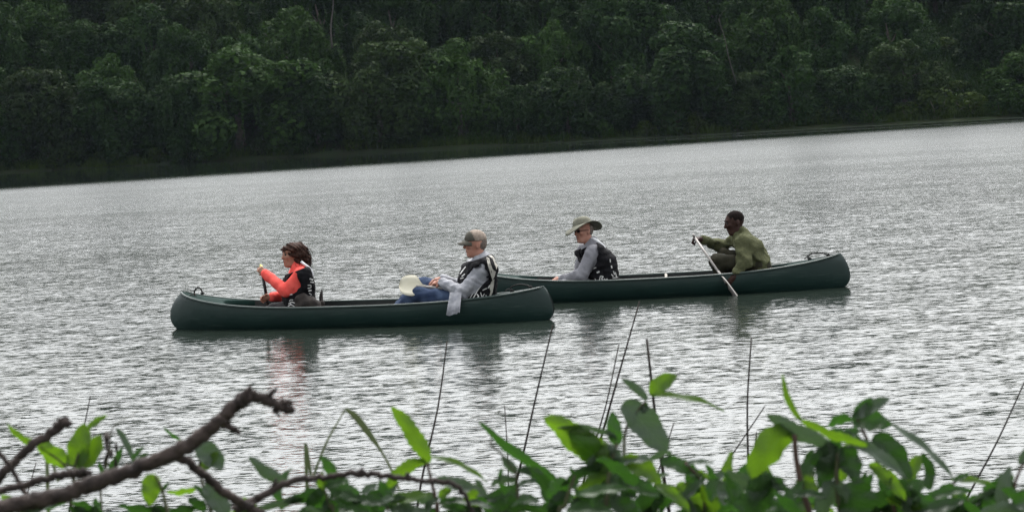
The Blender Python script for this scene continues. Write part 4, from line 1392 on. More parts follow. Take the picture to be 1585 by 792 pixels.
# ================================================================== guide, stern of the farther canoe
def build_guide():
    Z0 = centre_depth(b2, s2, 1160); ZS = (centre_depth(b2, s2, 1160 + 60) - centre_depth(b2, s2, 1160 - 60)) / 120
    def J(x, y, dy=0.0): return P(x, y, Z0 + ZS * (x - 1160) + dy)
    hip = J(1173, 412); chest = J(1163, 386); neck = J(1146, 362)
    sn = J(1149, 376, -.17); sf = J(1141, 371, .19)
    eln = J(1151, 407, -.27); wrn = J(1134, 430, -.36)
    elf = J(1113, 380, .20); wrf = J(1086, 370.5, .0)
    kn = J(1110, 404, -.12); kf = J(1121, 396, .14); fn = J(1122, 443, -.09); ff = J(1126, 442, .10)
    hc = J(1136.5, 345, -.01); fwd = (Vector((-1, 0, 0)) * .95 + Vector((0, -1, 0)) * .24 + Vector((0, 0, -.16))).normalized()
    root = empty('person', Vector((hip.x, hip.y, hip.z - .1)))
    tag(root, 'bareheaded guide in an olive sweater leaning forward to paddle at the stern', 'person')
    tor = torso_prims(hip, chest, neck, sn, sf, .10, .95)
    hd, cv, q, ax = head_prims(hc, fwd, (HZ + Vector((-.10, 0, 0))).normalized(), 1.04)
    an = limb(sn, eln, wrn, .058, .046, .032); af = limb(sf, elf, wrf, .056, .044, .030)
    legs = limb(hip + Vector((-.03, -.09, 0)), kn, fn, .095, .066, .046) + limb(hip + Vector((-.03, .09, 0)), kf, ff, .095, .066, .046)
    feet = [(cap(fn, fn + Vector((-.14, 0, .0)), .042, .034), .03), (cap(ff, ff + Vector((-.14, 0, .0)), .042, .034), .03)]
    nk = [(cap(neck + Vector((0, 0, -.02)), hc + Vector((.03, .005, -.05)), .058, .055), .03)]
    hn = hand_prims(wrn, pxv(-.55, .8), Vector((-.5, .75, -.2)), .85, 1.0, -1)
    hf = hand_prims(wrf, pxv(-1, -.05), Vector((.1, -.3, -1)), 1.0, 1.0, 1)
    surface('body', tor + nk + hd + an + af + legs + feet + hn + hf, M_SKIN_D, VX, carves=cv, parent=root)
    face_bits(root, q, ax, 1.04, M_HAIR_BLK, M_LIP_D)
    f_, sd, u = ax
    surface('hair', [(ell(q(-.017, .038), f_, sd, u, (.103, .081, .092)), .02)], M_HAIR_BLK, VX, parent=root, rip=(.0006, 200, 2),
            cuts=[(q(.052, .04), tuple(f_ * .8 + u * -.35)), (q(-.02, -.022), tuple(-(u + f_ * .5)))])
    bunch = [(cap(sn.lerp(eln, .62), sn.lerp(eln, .92) + Vector((.012, -.01, 0)), .068, .070), .02)]
    surface('sweater', tor + an[:1] + [(cap(eln, eln.lerp(wrn, .92), .048, .038), .03)] + af[:1] + [(cap(elf, elf.lerp(wrf, .88), .046, .036), .03)] + bunch +
            [(cap(neck, neck.lerp(hc, .10) + Vector((.02, 0, 0)), .058, .056), .03)],
            M_OLIVE, VX, inf=.016, rip=(.0042, 62, 33), parent=root, ks=1.0, cuts=[(hip + Vector((0, 0, -.05)), (0, 0, -1))])
    surface('trousers', legs + [tor[0]], M_OLIVE_DARK, .008, inf=.016, rip=(.0028, 40, 34), parent=root)
    return root, wrn, wrf, J

# ------------------------------------------------------------------ paddles
M_PADDLE_BLK = mat_basic('black_paddle_shaft', (0.012, 0.011, 0.011), (0.022, 0.02, 0.02), rough=.4)
M_PADDLE_WHT = mat_basic('pale_paddle_shaft', (0.32, 0.30, 0.28), (0.44, 0.41, 0.38), scale=30, rough=.45)
M_BLADE = mat_basic('cream_paddle_blade', (0.60, 0.57, 0.43), (0.72, 0.69, 0.55), scale=8, rough=.38)
M_GRIPY = mat_basic('yellow_grip', (0.45, 0.42, 0.05), (0.55, 0.5, 0.08), rough=.5)

def make_paddle(name, label, top, bottom, shaft_r, shaft_mat, blade_mat, blade_len, blade_w, face, grip_mat=None, group='paddles'):
    """T-grip at top, blade ending at bottom; face = normal of the blade"""
    d = (bottom - top).normalized()
    face = (face - d * face.dot(d)).normalized()
    s = d.cross(face)
    root = empty(name, bottom)
    tag(root, label, 'paddle', group)
    neckp = bottom - d * blade_len
    v, f = tube([top, top.lerp(neckp, .5), neckp + d * blade_len * .35], [shaft_r, shaft_r, shaft_r * .8], 10)
    obj('shaft', mesh_np('shaft', v, f, shaft_mat), root)
    v, f = tube([top - s * .05, top - s * .03, top + s * .03, top + s * .05], [.010, .016, .016, .010], 8)
    obj('grip', mesh_np('grip', v, f, grip_mat or shaft_mat), root)
    V, F = [], []
    N_ = 16; M_ = 6
    for i in range(N_ + 1):
        t = i / N_
        w = blade_w / 2 * (max(.14, (3 * (t / .45) ** 2 - 2 * (t / .45) ** 3)) if t < .45 else max(.02, 1 - ((t - .45) / .55) ** 3.2) ** .5)
        for k in range(M_ + 1):
            a = -1 + 2 * k / M_
            V.append(neckp + d * blade_len * t + s * w * a + face * (.018 * (a * a - .4) - .012 * t))
    for i in range(N_):
        for k in range(M_):
            a = i * (M_ + 1) + k
            F.append((a, a + 1, a + M_ + 2, a + M_ + 1))
    n0 = len(V); V += [p - face * .008 for p in V]
    nf = len(F)
    F += [tuple(reversed([i + n0 for i in q])) for q in F[:nf]]
    edge = [k for k in range(M_ + 1)] + [i * (M_ + 1) + M_ for i in range(1, N_ + 1)] + [N_ * (M_ + 1) + k for k in range(M_ - 1, -1, -1)] + [i * (M_ + 1) for i in range(N_ - 1, 0, -1)]
    for a, b in zip(edge, edge[1:] + edge[:1]):
        F.append((b, a, a + n0, b + n0))
    obj('blade', mesh_np('blade', V, F, blade_mat), root)
    return root

woman, w_wn, w_wf, WJ = build_woman()
capman, c_wn, c_wf, CJ = build_cap_man()
hatman, h_wn, h_wf, HJ = build_hat_man()
guide, g_wn, g_wf, GJ = build_guide()

# woman's paddle: through both fists and down over the far side
pt, pm = WJ(404.5, 413, -.06), WJ(412.5, 459, .08)
pb = pt + (pm - pt).normalized() * 1.12
make_paddle('paddle', 'black-shafted paddle held upright by the woman in coral', pt, pb, .0165, M_PADDLE_BLK, M_PADDLE_BLK, .44, .19, Vector((1, .2, 0)), M_GRIPY)
# cap man's paddle lies across his lap, cream blade forward
pt, pb = CJ(726, 449, -.02), CJ(617.5, 440, -.27)
make_paddle('paddle', 'paddle with a cream blade lying across the lap of the man in the cap', pt, pb, .014, M_PADDLE_WHT, M_BLADE, .265, .23, Vector((-.1, -1, .6)))
# guide's paddle slants down into the water
pt, pb = GJ(1074.5, 366.5, -.035), W(1136.5, 455.5) + Vector((0, 0, -.0))
pt2, pw = pt, P(1136, 455, GJ(1136, 455, -.50).y)
d = (pw - pt).normalized()
make_paddle('paddle', "guide's pale paddle slanting down into the water", pt, pw + d * .16, .0135, M_PADDLE_WHT, M_PADDLE_WHT, .50, .19, Vector((.15, 1, .1)).cross(d).normalized() * .93 + Vector((0, -.36, 0)))

# ------------------------------------------------------------------ brown bag behind the woman
M_BAG = mat_basic('dark_brown_canvas', (0.014, 0.010, 0.008), (0.030, 0.023, 0.019), scale=14, rough=.85, bump=.6, bscale=26, dist=.01)
Zb = centre_depth(b1, s1, 480)
def BJ(x, y, dy=0.0): return P(x, y, Zb + dy)
bag = empty('shoulder_bag', BJ(482, 480))
tag(bag, 'dark brown bag with a pointed raised flap tucked behind the woman in coral', 'bag')
bp = [(cap(BJ(470, 473, -.20), BJ(489, 474, -.20), .085, .055), .05), (cap(BJ(468, 464, -.21), BJ(480, 468, -.2), .065, .06), .05),
      (cap(BJ(470, 473, -.05), BJ(489, 474, -.05), .085, .055), .05), (cap(BJ(486, 474, -.12), BJ(497, 470, -.12), .05, .035), .04)]
surface('pouch', bp, M_BAG, VX, rip=(.003, 45, 44), parent=bag)
V, F = [], []
for i in range(9):
    t = i / 8
    y = 475 - 27 * t; wv = 4.6 * (1 - t) ** .7 * (1 - .35 * math.cos(t * 3)) + .25
    xm = 498.5 - 1.6 * math.sin(t * 3)
    for k in range(5):
        a = -1 + 2 * k / 4
        V.append(BJ(xm + wv * a, y, -.14 + .05 * abs(a)))
for i in range(8):
    for k in range(4):
        a = i * 5 + k
        F.append((a, a + 1, a + 6, a + 5))
n0 = len(V); nf = len(F)
V += [v + Vector((0, .02, 0)) for v in V]; F += [tuple(reversed([i + n0 for i in q])) for q in F[:nf]]
for i in range(8):
    F.append((i * 5, i * 5 + 5, n0 + i * 5 + 5, n0 + i * 5)); F.append((i * 5 + 9, i * 5 + 4, n0 + i * 5 + 4, n0 + i * 5 + 9))
obj('flap', mesh_np('flap', V, F, M_BAG), bag)
# ------------------------------------------------------------------ near bank plants
def mat_leaf(name, c_dark, c_lite, c_vein, c_trans, transl, rough=.42):
    m, nt, b = new_mat(name)
    L = nt.links
    uv = node(nt, 'ShaderNodeUVMap'); uv.uv_map = 'UVMap'
    sp = node(nt, 'ShaderNodeSeparateXYZ'); L.new(uv.outputs[0], sp.inputs[0])
    ab = node(nt, 'ShaderNodeMath', operation='ABSOLUTE'); L.new(sp.outputs['X'], ab.inputs[0])
    ph = node(nt, 'ShaderNodeMath', operation='MULTIPLY_ADD'); ph.inputs[1].default_value = -2.2    # side veins sweep toward the tip
    L.new(ab.outputs[0], ph.inputs[0])
    v9 = node(nt, 'ShaderNodeMath', operation='MULTIPLY'); v9.inputs[1].default_value = 8.0; L.new(sp.outputs['Y'], v9.inputs[0])
    L.new(v9.outputs[0], ph.inputs[2])
    fr = node(nt, 'ShaderNodeMath', operation='FRACT'); L.new(ph.outputs[0], fr.inputs[0])
    pk = node(nt, 'ShaderNodeMath', operation='PINGPONG'); pk.inputs[1].default_value = .5; L.new(fr.outputs[0], pk.inputs[0])
    vm = node(nt, 'ShaderNodeMapRange'); vm.inputs['From Min'].default_value = 0.0; vm.inputs['From Max'].default_value = .09
    vm.inputs['To Min'].default_value = 1; vm.inputs['To Max'].default_value = 0
    L.new(pk.outputs[0], vm.inputs['Value'])
    mr = node(nt, 'ShaderNodeMapRange'); mr.inputs['From Max'].default_value = .07; mr.inputs['To Min'].default_value = 1; mr.inputs['To Max'].default_value = 0
    L.new(ab.outputs[0], mr.inputs['Value'])
    vx = node(nt, 'ShaderNodeMath', operation='MAXIMUM'); L.new(vm.outputs[0], vx.inputs[0]); L.new(mr.outputs[0], vx.inputs[1])
    tc = node(nt, 'ShaderNodeTexCoord')
    nz = node(nt, 'ShaderNodeTexNoise', i_Scale=38.0, i_Detail=4.0); L.new(tc.outputs['Object'], nz.inputs['Vector'])
    oi = node(nt, 'ShaderNodeObjectInfo')
    fa = node(nt, 'ShaderNodeMath', operation='MULTIPLY_ADD'); fa.inputs[1].default_value = .7
    L.new(oi.outputs['Random'], fa.inputs[0])
    f2 = node(nt, 'ShaderNodeMath', operation='MULTIPLY_ADD'); f2.inputs[1].default_value = 1.2; f2.inputs[2].default_value = -.45
    L.new(nz.outputs['Fac'], f2.inputs[0]); L.new(f2.outputs[0], fa.inputs[2])
    mx = node(nt, 'ShaderNodeMix', data_type='RGBA', clamp_factor=True); mx.inputs[6].default_value = (*c_dark, 1); mx.inputs[7].default_value = (*c_lite, 1)
    L.new(fa.outputs[0], mx.inputs[0])
    vf = node(nt, 'ShaderNodeMath', operation='MULTIPLY'); vf.inputs[1].default_value = .45; L.new(vx.outputs[0], vf.inputs[0])
    m2 = node(nt, 'ShaderNodeMix', data_type='RGBA'); m2.inputs[7].default_value = (*c_vein, 1)
    L.new(vf.outputs[0], m2.inputs[0]); L.new(mx.outputs[2], m2.inputs[6])
    L.new(m2.outputs[2], b.inputs['Base Color'])
    b.inputs['Roughness'].default_value = rough
    b.inputs['Specular IOR Level'].default_value = .45
    bp = node(nt, 'ShaderNodeBump', i_Strength=.5, i_Distance=.0015); bp.invert = True
    L.new(vx.outputs[0], bp.inputs['Height'])
    nb = node(nt, 'ShaderNodeTexNoise', i_Scale=120.0, i_Detail=2.0); L.new(tc.outputs['Object'], nb.inputs['Vector'])
    b2_ = node(nt, 'ShaderNodeBump', i_Strength=.35, i_Distance=.002); L.new(nb.outputs['Fac'], b2_.inputs['Height']); L.new(bp.outputs[0], b2_.inputs['Normal'])
    L.new(b2_.outputs[0], b.inputs['Normal'])
    tr = node(nt, 'ShaderNodeBsdfTranslucent')
    m3_ = node(nt, 'ShaderNodeMix', data_type='RGBA'); m3_.inputs[6].default_value = (*c_trans, 1); m3_.inputs[7].default_value = (*[c * .6 for c in c_trans], 1)
    L.new(fa.outputs[0], m3_.inputs[0]); L.new(m3_.outputs[2], tr.inputs['Color'])
    ms = node(nt, 'ShaderNodeMixShader'); ms.inputs[0].default_value = transl
    L.new(b.outputs[0], ms.inputs[1]); L.new(tr.outputs[0], ms.inputs[2])
    L.new(ms.outputs[0], nt.nodes['Material Output'].inputs['Surface'])
    return m
M_LEAF = {'y': mat_leaf('backlit_leaf', (0.034, 0.080, 0.010), (0.060, 0.125, 0.015), (0.10, 0.19, 0.05), (0.15, 0.30, 0.012), .48),  # bright leaves: the glow of backlight is put into the colour
          'm': mat_leaf('mature_leaf', (0.018, 0.050, 0.012), (0.036, 0.088, 0.020), (0.07, 0.13, 0.04), (0.05, 0.155, 0.015), .35),
          'g': mat_leaf('sky_sheen_leaf', (0.055, 0.085, 0.055), (0.085, 0.120, 0.080), (0.13, 0.17, 0.12), (0.08, 0.15, 0.05), .25, .5),  # sky sheen painted into the grey, together with the paler leaf underside
          'd': mat_leaf('dark_leaf', (0.010, 0.028, 0.009), (0.018, 0.044, 0.013), (0.04, 0.07, 0.03), (0.04, 0.12, 0.012), .3)}  # darkest green of the four leaf tones
M_STEM = mat_basic('plant_stem', (0.045, 0.040, 0.020), (0.065, 0.075, 0.028), scale=30, rough=.7)
M_STEM_R = mat_basic('woody_stem', (0.050, 0.026, 0.020), (0.085, 0.050, 0.036), scale=24, rough=.8, bump=.4, dist=.003)
M_TWIG = mat_basic('branch_bark', (0.015, 0.010, 0.009), (0.055, 0.039, 0.033), scale=32, rough=.9, bump=1.0, bscale=55, dist=.010, detail=6)
M_REED = mat_basic('dry_reed', (0.014, 0.010, 0.008), (0.028, 0.021, 0.016), scale=20, rough=.85)
M_BLADE_G = mat_basic('grass_blade', (0.075, 0.11, 0.035), (0.14, 0.17, 0.06), scale=20, rough=.6)

def leaf_mesh(base, tip, wpx, Z, zb=0.0, zt=0.0, phi=0.0, bow=0.0, fold=.35, curl=0.0, serr=.07, mat='m', nseg=18):
    a = Vector((base[0], base[1])); b = Vector((tip[0], tip[1]))
    d2 = b - a; L = d2.length or 1
    pn = Vector((d2.y, -d2.x)) / L                     # photo-plane perpendicular (up for a leaf pointing right)
    mid = (a + b) / 2 + pn * bow
    W_ = wpx * 1.12 / FPX * Z
    V, F, UV = [], [], []
    NC = 6
    pts = []
    for i in range(nseg + 1):
        t = i / nseg
        p2 = a * (1 - t) ** 2 + mid * 2 * t * (1 - t) + b * t * t
        z = Z + zb * (1 - t) + zt * t
        pts.append(P(p2.x, p2.y, z))
    for i in range(nseg + 1):
        t = i / nseg
        tan = (pts[min(i + 1, nseg)] - pts[max(i - 1, 0)]).normalized()
        side = tan.cross(TOWARD).normalized()
        nrm = side.cross(tan).normalized()
        sd = side * math.cos(phi) + nrm * math.sin(phi)
        up = tan.cross(sd).normalized()
        if up.z < 0: up = -up
        prof = (t + .012) ** .5 * max(0.0, 1 - t) ** .7 / .60
        w = W_ / 2 * min(1.0, prof) * (1 + serr * (1 if i % 2 else -1)) + W_ * .010
        for k in range(NC + 1):
            q = -1 + 2 * k / NC
            off = up * (abs(q) ** 1.4 * fold * w - curl * t * t * W_ - .07 * W_ * math.sin(t * 15 + q * 2.5 + base[0]) * abs(q) - .05 * W_ * math.sin(t * 6 + base[1]))
            V.append(pts[i] + sd * w * q + off)
            UV.append((q, t))
    for i in range(nseg):
        for k in range(NC):
            o = i * (NC + 1) + k
            F.append((o, o + 1, o + NC + 2, o + NC + 1))
    me = mesh_np('leaf', V, F, M_LEAF[mat])
    ul = me.uv_layers.new(name='UVMap')
    for lp in me.loops:
        ul.data[lp.index].uv = UV[lp.vertex_index]
    return me, pts[0]

class Plant:
    def __init__(self, name, label, cat, root_px, Z, group=None):
        p = P(root_px, 700, Z)
        self.base = Vector((p.x, p.y, ground_z(p.x, p.y) - .02))
        self.root = empty(name, self.base); self.Z = Z
        tag(self.root, label, cat, group)
    def stem(self, pts, r0, r1, mat=None, ground=True, n=6, dz=0.0):
        w = [P(x, y, self.Z + dz) for x, y in pts]
        if ground: w = [self.base, self.base.lerp(w[0], .55) + Vector((.01, 0, .02))] + w
        k = len(w)
        rr = [(r0 + (r1 - r0) * i / (k - 1)) * .62 for i in range(k)]
        v, f = tube(spline(w, n), lerp_list(rr, n), 8)
        return obj('stem', mesh_np('stem', v, f, mat or M_STEM), self.root)
    def fill(self, n, x0, x1, y0, y1, seed, mats='mmdgy'):
        rg = random.Random(seed)
        for i in range(int(n * 1.15)):
            bx = rg.uniform(x0, x1); by = rg.uniform(y0 + 22, y1 + 22)
            an = rg.uniform(-2.5, -.6) if i % 5 < 3 else (rg.uniform(-.5, .8) if rg.random() < .5 else math.pi - rg.uniform(-.5, .8))
            L = rg.uniform(38, 88)
            self.leaf((bx, by), (bx + math.cos(an) * L, by + math.sin(an) * L * .8), L * rg.uniform(.28, .42), mat=rg.choice(mats), phi=rg.uniform(.25, .9), bow=rg.uniform(2, 13) * (1 if math.cos(an) > 0 else -1), dz=rg.uniform(-.12, .2), curl=rg.uniform(0, .4))
    def leaf(self, base, tip, w, **kw):
        me, p0 = leaf_mesh(base, tip, w, self.Z + kw.pop('dz', 0.0), **kw)
        return obj('leaf', me, self.root)

GP = 'leafy plants on the near bank'
rl = random.Random(11)
# --- far left: round bright leaves on a short stem
p = Plant('leafy_plant', 'bright round-leaved plant between the two bare branch stubs at lower left', 'plant', 118, 3.9, GP)
p.stem([(112, 800), (113, 760), (116, 722), (122, 700)], .006, .003)
p.leaf((113, 724), (131, 654), 44, mat='y', phi=.2, fold=.25, bow=-6, serr=.02)
p.leaf((120, 722), (158, 672), 38, mat='y', phi=.3, fold=.3, bow=-9, serr=.02)
p.leaf((137, 664), (166, 643), 15, mat='y', phi=.5, bow=4)
p.leaf((104, 720), (58, 682), 38, mat='y', phi=.3, fold=.3, bow=5, serr=.02)
p.leaf((62, 690), (9, 655), 18, mat='y', phi=.6, bow=12, dz=.05)
p.leaf((117, 760), (70, 790), 20, mat='m', phi=.5)
p.stem([(118, 722), (108, 720), (100, 716)], .003, .002, ground=False)
p.stem([(63, 690), (95, 715), (112, 735)], .0025, .003, ground=False)
# --- seed-head weed
p = Plant('seeding_weed', 'drooping brown-seeded weed rising just right of the round bright leaves', 'plant', 165, 4.3, GP)
p.stem([(158, 800), (162, 740), (170, 690), (176, 660), (214, 636)], .004, .0012)
p.leaf((180, 662), (207, 716), 13, mat='g', phi=.5, bow=5)
p.leaf((165, 735), (191, 690), 16, mat='m', phi=.4, bow=-5)
p.leaf((163, 745), (152, 712), 12, mat='m', phi=.4)
for i in range(16):
    x = 162 + rl.uniform(0, 18); y = 664 + rl.uniform(0, 50)
    a = P(x, y, 4.3 + rl.uniform(-.03, .03)); b = P(x + rl.uniform(-2, 2), y + rl.uniform(9, 20), 4.3 + rl.uniform(-.03, .03))
    v, f = tube([a, a.lerp(b, .5), b], [.0008, .0032, .0006], 6)
    obj('seed_pod', mesh_np('seed_pod', v, f, M_REED), p.root)
# --- leaves under the big branch
p = Plant('leafy_plant', 'low plant with a bright hanging leaf under the big bare branch', 'plant', 250, 3.75, GP)
p.stem([(262, 830), (258, 790), (250, 755), (240, 735)], .006, .003)
p.leaf((236, 733), (231, 782), 36, mat='y', phi=.15, fold=.2)
p.leaf((252, 790), (182, 782), 26, mat='d', phi=.7, bow=8)
p.leaf((255, 785), (235, 800), 30, mat='d', phi=.5)
p.leaf((250, 760), (262, 745), 8, mat='d')
p.leaf((205, 712), (222, 690), 12, mat='m', phi=.5); p.leaf((212, 714), (230, 700), 10, mat='d', phi=.3)
p = Plant('leafy_plant', 'plant with blunt grey-green leaves in the crook of the forked branch', 'plant', 320, 4.05, GP)
p.stem([(330, 830), (322, 780), (312, 742), (308, 700)], .006, .003)
p.leaf((304, 690), (344, 726), 42, mat='g', phi=.35, bow=7)
p.leaf((308, 728), (340, 700), 24, mat='y', phi=.5)
p.leaf((281, 682), (253, 660), 9, mat='m', phi=.6, bow=5)
p.leaf((303, 757), (258, 760), 18, mat='y', phi=.8, bow=9)
p.leaf((300, 750), (330, 790), 12, mat='m', phi=.7, bow=5)
p.leaf((315, 752), (352, 800), 40, mat='g', phi=.4, bow=8)
p.leaf((300, 785), (245, 800), 32, mat='d', phi=.6, bow=8); p.leaf((318, 790), (290, 770), 26, mat='d', phi=.5)
# --- low clump right of the fork
p = Plant('leafy_plant', 'low dark clump of leaves below the arched thin branch', 'plant', 500, 3.7, GP)
p.stem([(520, 830), (510, 785), (502, 755)], .006, .003)
p.leaf((448, 752), (385, 706), 27, mat='g', phi=.35, bow=9)
p.leaf((517, 740), (496, 706), 24, mat='m', phi=.3, bow=-4)
p.leaf((505, 752), (560, 775), 34, mat='m', phi=.5, bow=8); p.leaf((500, 750), (540, 742), 24, mat='m', phi=.5)
p.leaf((500, 758), (440, 775), 30, mat='d', phi=.6, bow=9); p.leaf((505, 760), (475, 790), 34, mat='m', phi=.4)
p.leaf((510, 765), (575, 795), 32, mat='m', phi=.5, bow=8); p.leaf((505, 770), (520, 800), 32, mat='d', phi=.3)
p.leaf((470, 770), (392, 785), 22, mat='g', phi=.8, bow=9); p.leaf((545, 775), (605, 780), 24, mat='d', phi=.6, bow=6)
p.leaf((498, 760), (500, 728), 20, mat='y', phi=.4); p.leaf((560, 762), (585, 748), 16, mat='g', phi=.5)
p.leaf((590, 775), (612, 768), 14, mat='g', phi=.6)
p.fill(14, 430, 610, 765, 800, 1, 'mmddg')
# --- star of leaves by the reed
p = Plant('leafy_plant', 'upright plant with a tall serrated bright leaf, on a red stem beside a reed', 'plant', 672, 3.85, GP)
p.stem([(680, 830), (676, 780), (668, 745), (661, 716)], .007, .0035, M_STEM_R)
p.leaf((664, 716), (604, 628), 33, mat='y', phi=.3, fold=.3, bow=-7, serr=.09)
p.leaf((658, 712), (594, 760), 27, mat='y', phi=.45, bow=-13, serr=.08)
p.leaf((668, 708), (755, 748), 15, mat='y', phi=.9, bow=17)
p.leaf((672, 745), (756, 768), 27, mat='g', phi=.6, bow=9)
p.leaf((678, 775), (644, 775), 26, mat='g', phi=.5, bow=-4); p.leaf((680, 775), (722, 790), 26, mat='m', phi=.5)
p.leaf((678, 790), (640, 812), 26, mat='m', phi=.4); p.leaf((690, 775), (765, 785), 20, mat='g', phi=.9, bow=6)
p.leaf((680, 770), (700, 752), 18, mat='y', phi=.4)
p.fill(8, 630, 760, 768, 800, 2, 'mmdgg')
# --- long pointed leaf
p = Plant('leafy_plant', 'slender plant with one long pointed leaf, left of the big leafy cluster', 'plant', 806, 3.8, GP)
p.stem([(806, 830), (803, 785), (800, 745), (799, 728)], .006, .003)
p.leaf((862, 745), (741, 652), 24, mat='m', phi=.55, bow=10, serr=.07)
p.leaf((799, 733), (776, 706), 20, mat='g', phi=.4); p.leaf((802, 728), (842, 736), 16, mat='d', phi=.5, bow=6)
p.leaf((800, 742), (760, 752), 22, mat='g', phi=.7, bow=-6); p.leaf((802, 752), (845, 742), 14, mat='g', phi=.8, bow=6)
p.leaf((800, 770), (770, 790), 24, mat='d', phi=.4); p.leaf((803, 770), (835, 775), 20, mat='g', phi=.6)
p.leaf((777, 724), (771, 745), 8, mat='m'); p.leaf((740, 760), (718, 775), 20, mat='y', phi=.5)
p.stem([(760, 673), (762, 690), (777, 703), (797, 730)], .0015, .0025, ground=False)
p.fill(8, 770, 850, 752, 795, 3, 'mmdgg')
# --- big cluster
p = Plant('leafy_plant', 'largest bright leafy cluster at the bottom, right of centre', 'plant', 935, 3.65, GP)
p.stem([(940, 840), (938, 790), (942, 740), (950, 700), (955, 685)], .009, .004)
p.stem([(870, 840), (875, 780), (890, 735)], .007, .004)
p.leaf((938, 722), (842, 646), 56, mat='y', phi=.35, fold=.35, bow=-8, serr=.06)
p.leaf((938, 730), (880, 665), 54, mat='y', phi=.5, fold=.3, bow=-10)
p.leaf((955, 690), (947, 636), 29, mat='m', phi=.2, bow=2)
p.leaf((955, 678), (863, 664), 17, mat='g', phi=.85, bow=-16)
p.leaf((972, 716), (868, 752), 30, mat='d', phi=.7, bow=-12)
p.leaf((960, 712), (1024, 748), 38, mat='y', phi=.45, bow=10); p.leaf((960, 716), (925, 690), 36, mat='g', phi=.5)
p.leaf((945, 735), (890, 775), 36, mat='y', phi=.4, bow=-6); p.leaf((945, 738), (985, 770), 40, mat='d', phi=.4, bow=6)
p.leaf((930, 760), (880, 800), 40, mat='m', phi=.4); p.leaf((945, 770), (990, 806), 40, mat='d', phi=.4)
p.leaf((880, 745), (845, 770), 36, mat='m', phi=.4); p.leaf((878, 760), (850, 800), 34, mat='d', phi=.3)
p.leaf((885, 775), (920, 800), 36, mat='d', phi=.3); p.leaf((940, 700), (905, 722), 22, mat='g', phi=.7)
p.leaf((950, 715), (1010, 712), 22, mat='g', phi=.8, bow=6); p.leaf((945, 745), (930, 800), 40, mat='d', phi=.3)
p.leaf((958, 740), (1020, 770), 30, mat='m', phi=.5, bow=8); p.leaf((868, 790), (830, 786), 24, mat='d', phi=.5)
p.leaf((955, 720), (940, 690), 26, mat='g', phi=.35)
p.fill(22, 850, 1020, 728, 795, 4, 'mmmddgy')
# --- tall plant above the cluster
p = Plant('leafy_plant', 'tallest leafy plant with a broad grey-green leaf, standing above the bright cluster', 'plant', 985, 4.15, GP)
p.stem([(968, 830), (972, 760), (966, 700), (972, 655), (1000, 620)], .007, .003)
p.leaf((1002, 618), (962, 585), 17, mat='g', phi=.3, bow=-3); p.leaf((1008, 612), (1048, 580), 32, mat='y', phi=.35, bow=7, serr=.03)
p.leaf((1003, 610), (1122, 636), 17, mat='y', phi=.95, bow=13)
p.leaf((962, 626), (1031, 702), 56, mat='g', phi=.3, fold=.3, bow=13, serr=.03)
p.leaf((1000, 622), (994, 640), 14, mat='d')
# --- right of cluster
p = Plant('leafy_plant', 'spreading grey-green plant between the tall plant and the large dark one', 'plant', 1095, 3.8, GP)
p.stem([(1090, 840), (1092, 790), (1085, 745), (1060, 715)], .007, .003, M_STEM_R)
p.leaf((1022, 714), (1088, 738), 30, mat='m', phi=.5, bow=8); p.leaf((1040, 700), (1000, 718), 20, mat='g', phi=.8, bow=-6)
p.leaf((1045, 752), (1104, 800), 44, mat='y', phi=.35, bow=6); p.leaf((1050, 755), (1010, 790), 36, mat='m', phi=.4)
p.leaf((1078, 728), (1098, 742), 14, mat='y', phi=.5); p.leaf((1098, 742), (1130, 735), 18, mat='g', phi=.6, bow=4)
p.leaf((1092, 752), (1140, 770), 34, mat='g', phi=.5, bow=7); p.leaf((1085, 760), (1060, 735), 28, mat='m', phi=.5)
p.leaf((1088, 780), (1130, 802), 34, mat='m', phi=.4); p.leaf((1085, 785), (1040, 812), 36, mat='d', phi=.4)
p.leaf((1060, 720), (1105, 716), 12, mat='g', phi=.8, bow=7); p.leaf((1030, 760), (975, 790), 36, mat='d', phi=.4)
p.fill(16, 1010, 1140, 738, 795, 5, 'mmmdgy')
# --- large dark-hearted plant at right
p = Plant('leafy_plant', 'large plant at lower right with a curled bright shoot tip', 'plant', 1260, 3.6, GP)
p.stem([(1262, 850), (1255, 800), (1240, 750), (1232, 705), (1230, 672)], .010, .0055, M_STEM_R)
p.stem([(1310, 850), (1300, 790), (1295, 740), (1298, 700)], .009, .005)
p.leaf((1228, 664), (1164, 742), 60, mat='y', phi=.3, fold=.25, bow=-20, serr=.02)
p.leaf((1285, 690), (1186, 641), 36, mat='g', phi=.55, bow=7, fold=.3)
# curled shoot: a long bright leaf rising into a hooked tip
me, _ = leaf_mesh((1342, 690), (1232, 646), 24, 3.55, mat='y', phi=.8, bow=10); obj('leaf', me, p.root)
me, _ = leaf_mesh((1240, 652), (1211, 578), 14, 3.55, mat='y', phi=.5, bow=14, fold=.5, serr=.02); obj('leaf', me, p.root)
p.leaf((1300, 690), (1272, 755), 48, mat='d', phi=.3, bow=-5); p.leaf((1300, 695), (1255, 720), 46, mat='d', phi=.5)
p.leaf((1305, 690), (1325, 745), 46, mat='d', phi=.4); p.leaf((1302, 678), (1332, 665), 24, mat='m', phi=.6)
p.leaf((1310, 678), (1402, 742), 28, mat='g', phi=.6, bow=12); p.leaf((1280, 670), (1345, 690), 22, mat='m', phi=.6, bow=10)
p.leaf((1345, 718), (1402, 775), 28, mat='y', phi=.4, bow=8)
p.leaf((1204, 745), (1150, 806), 66, mat='d', phi=.35, bow=-8); p.leaf((1200, 740), (1160, 770), 40, mat='m', phi=.5, bow=-7)
p.leaf((1312, 745), (1336, 815), 76, mat='d', phi=.35); p.leaf((1305, 745), (1262, 800), 50, mat='g', phi=.6)
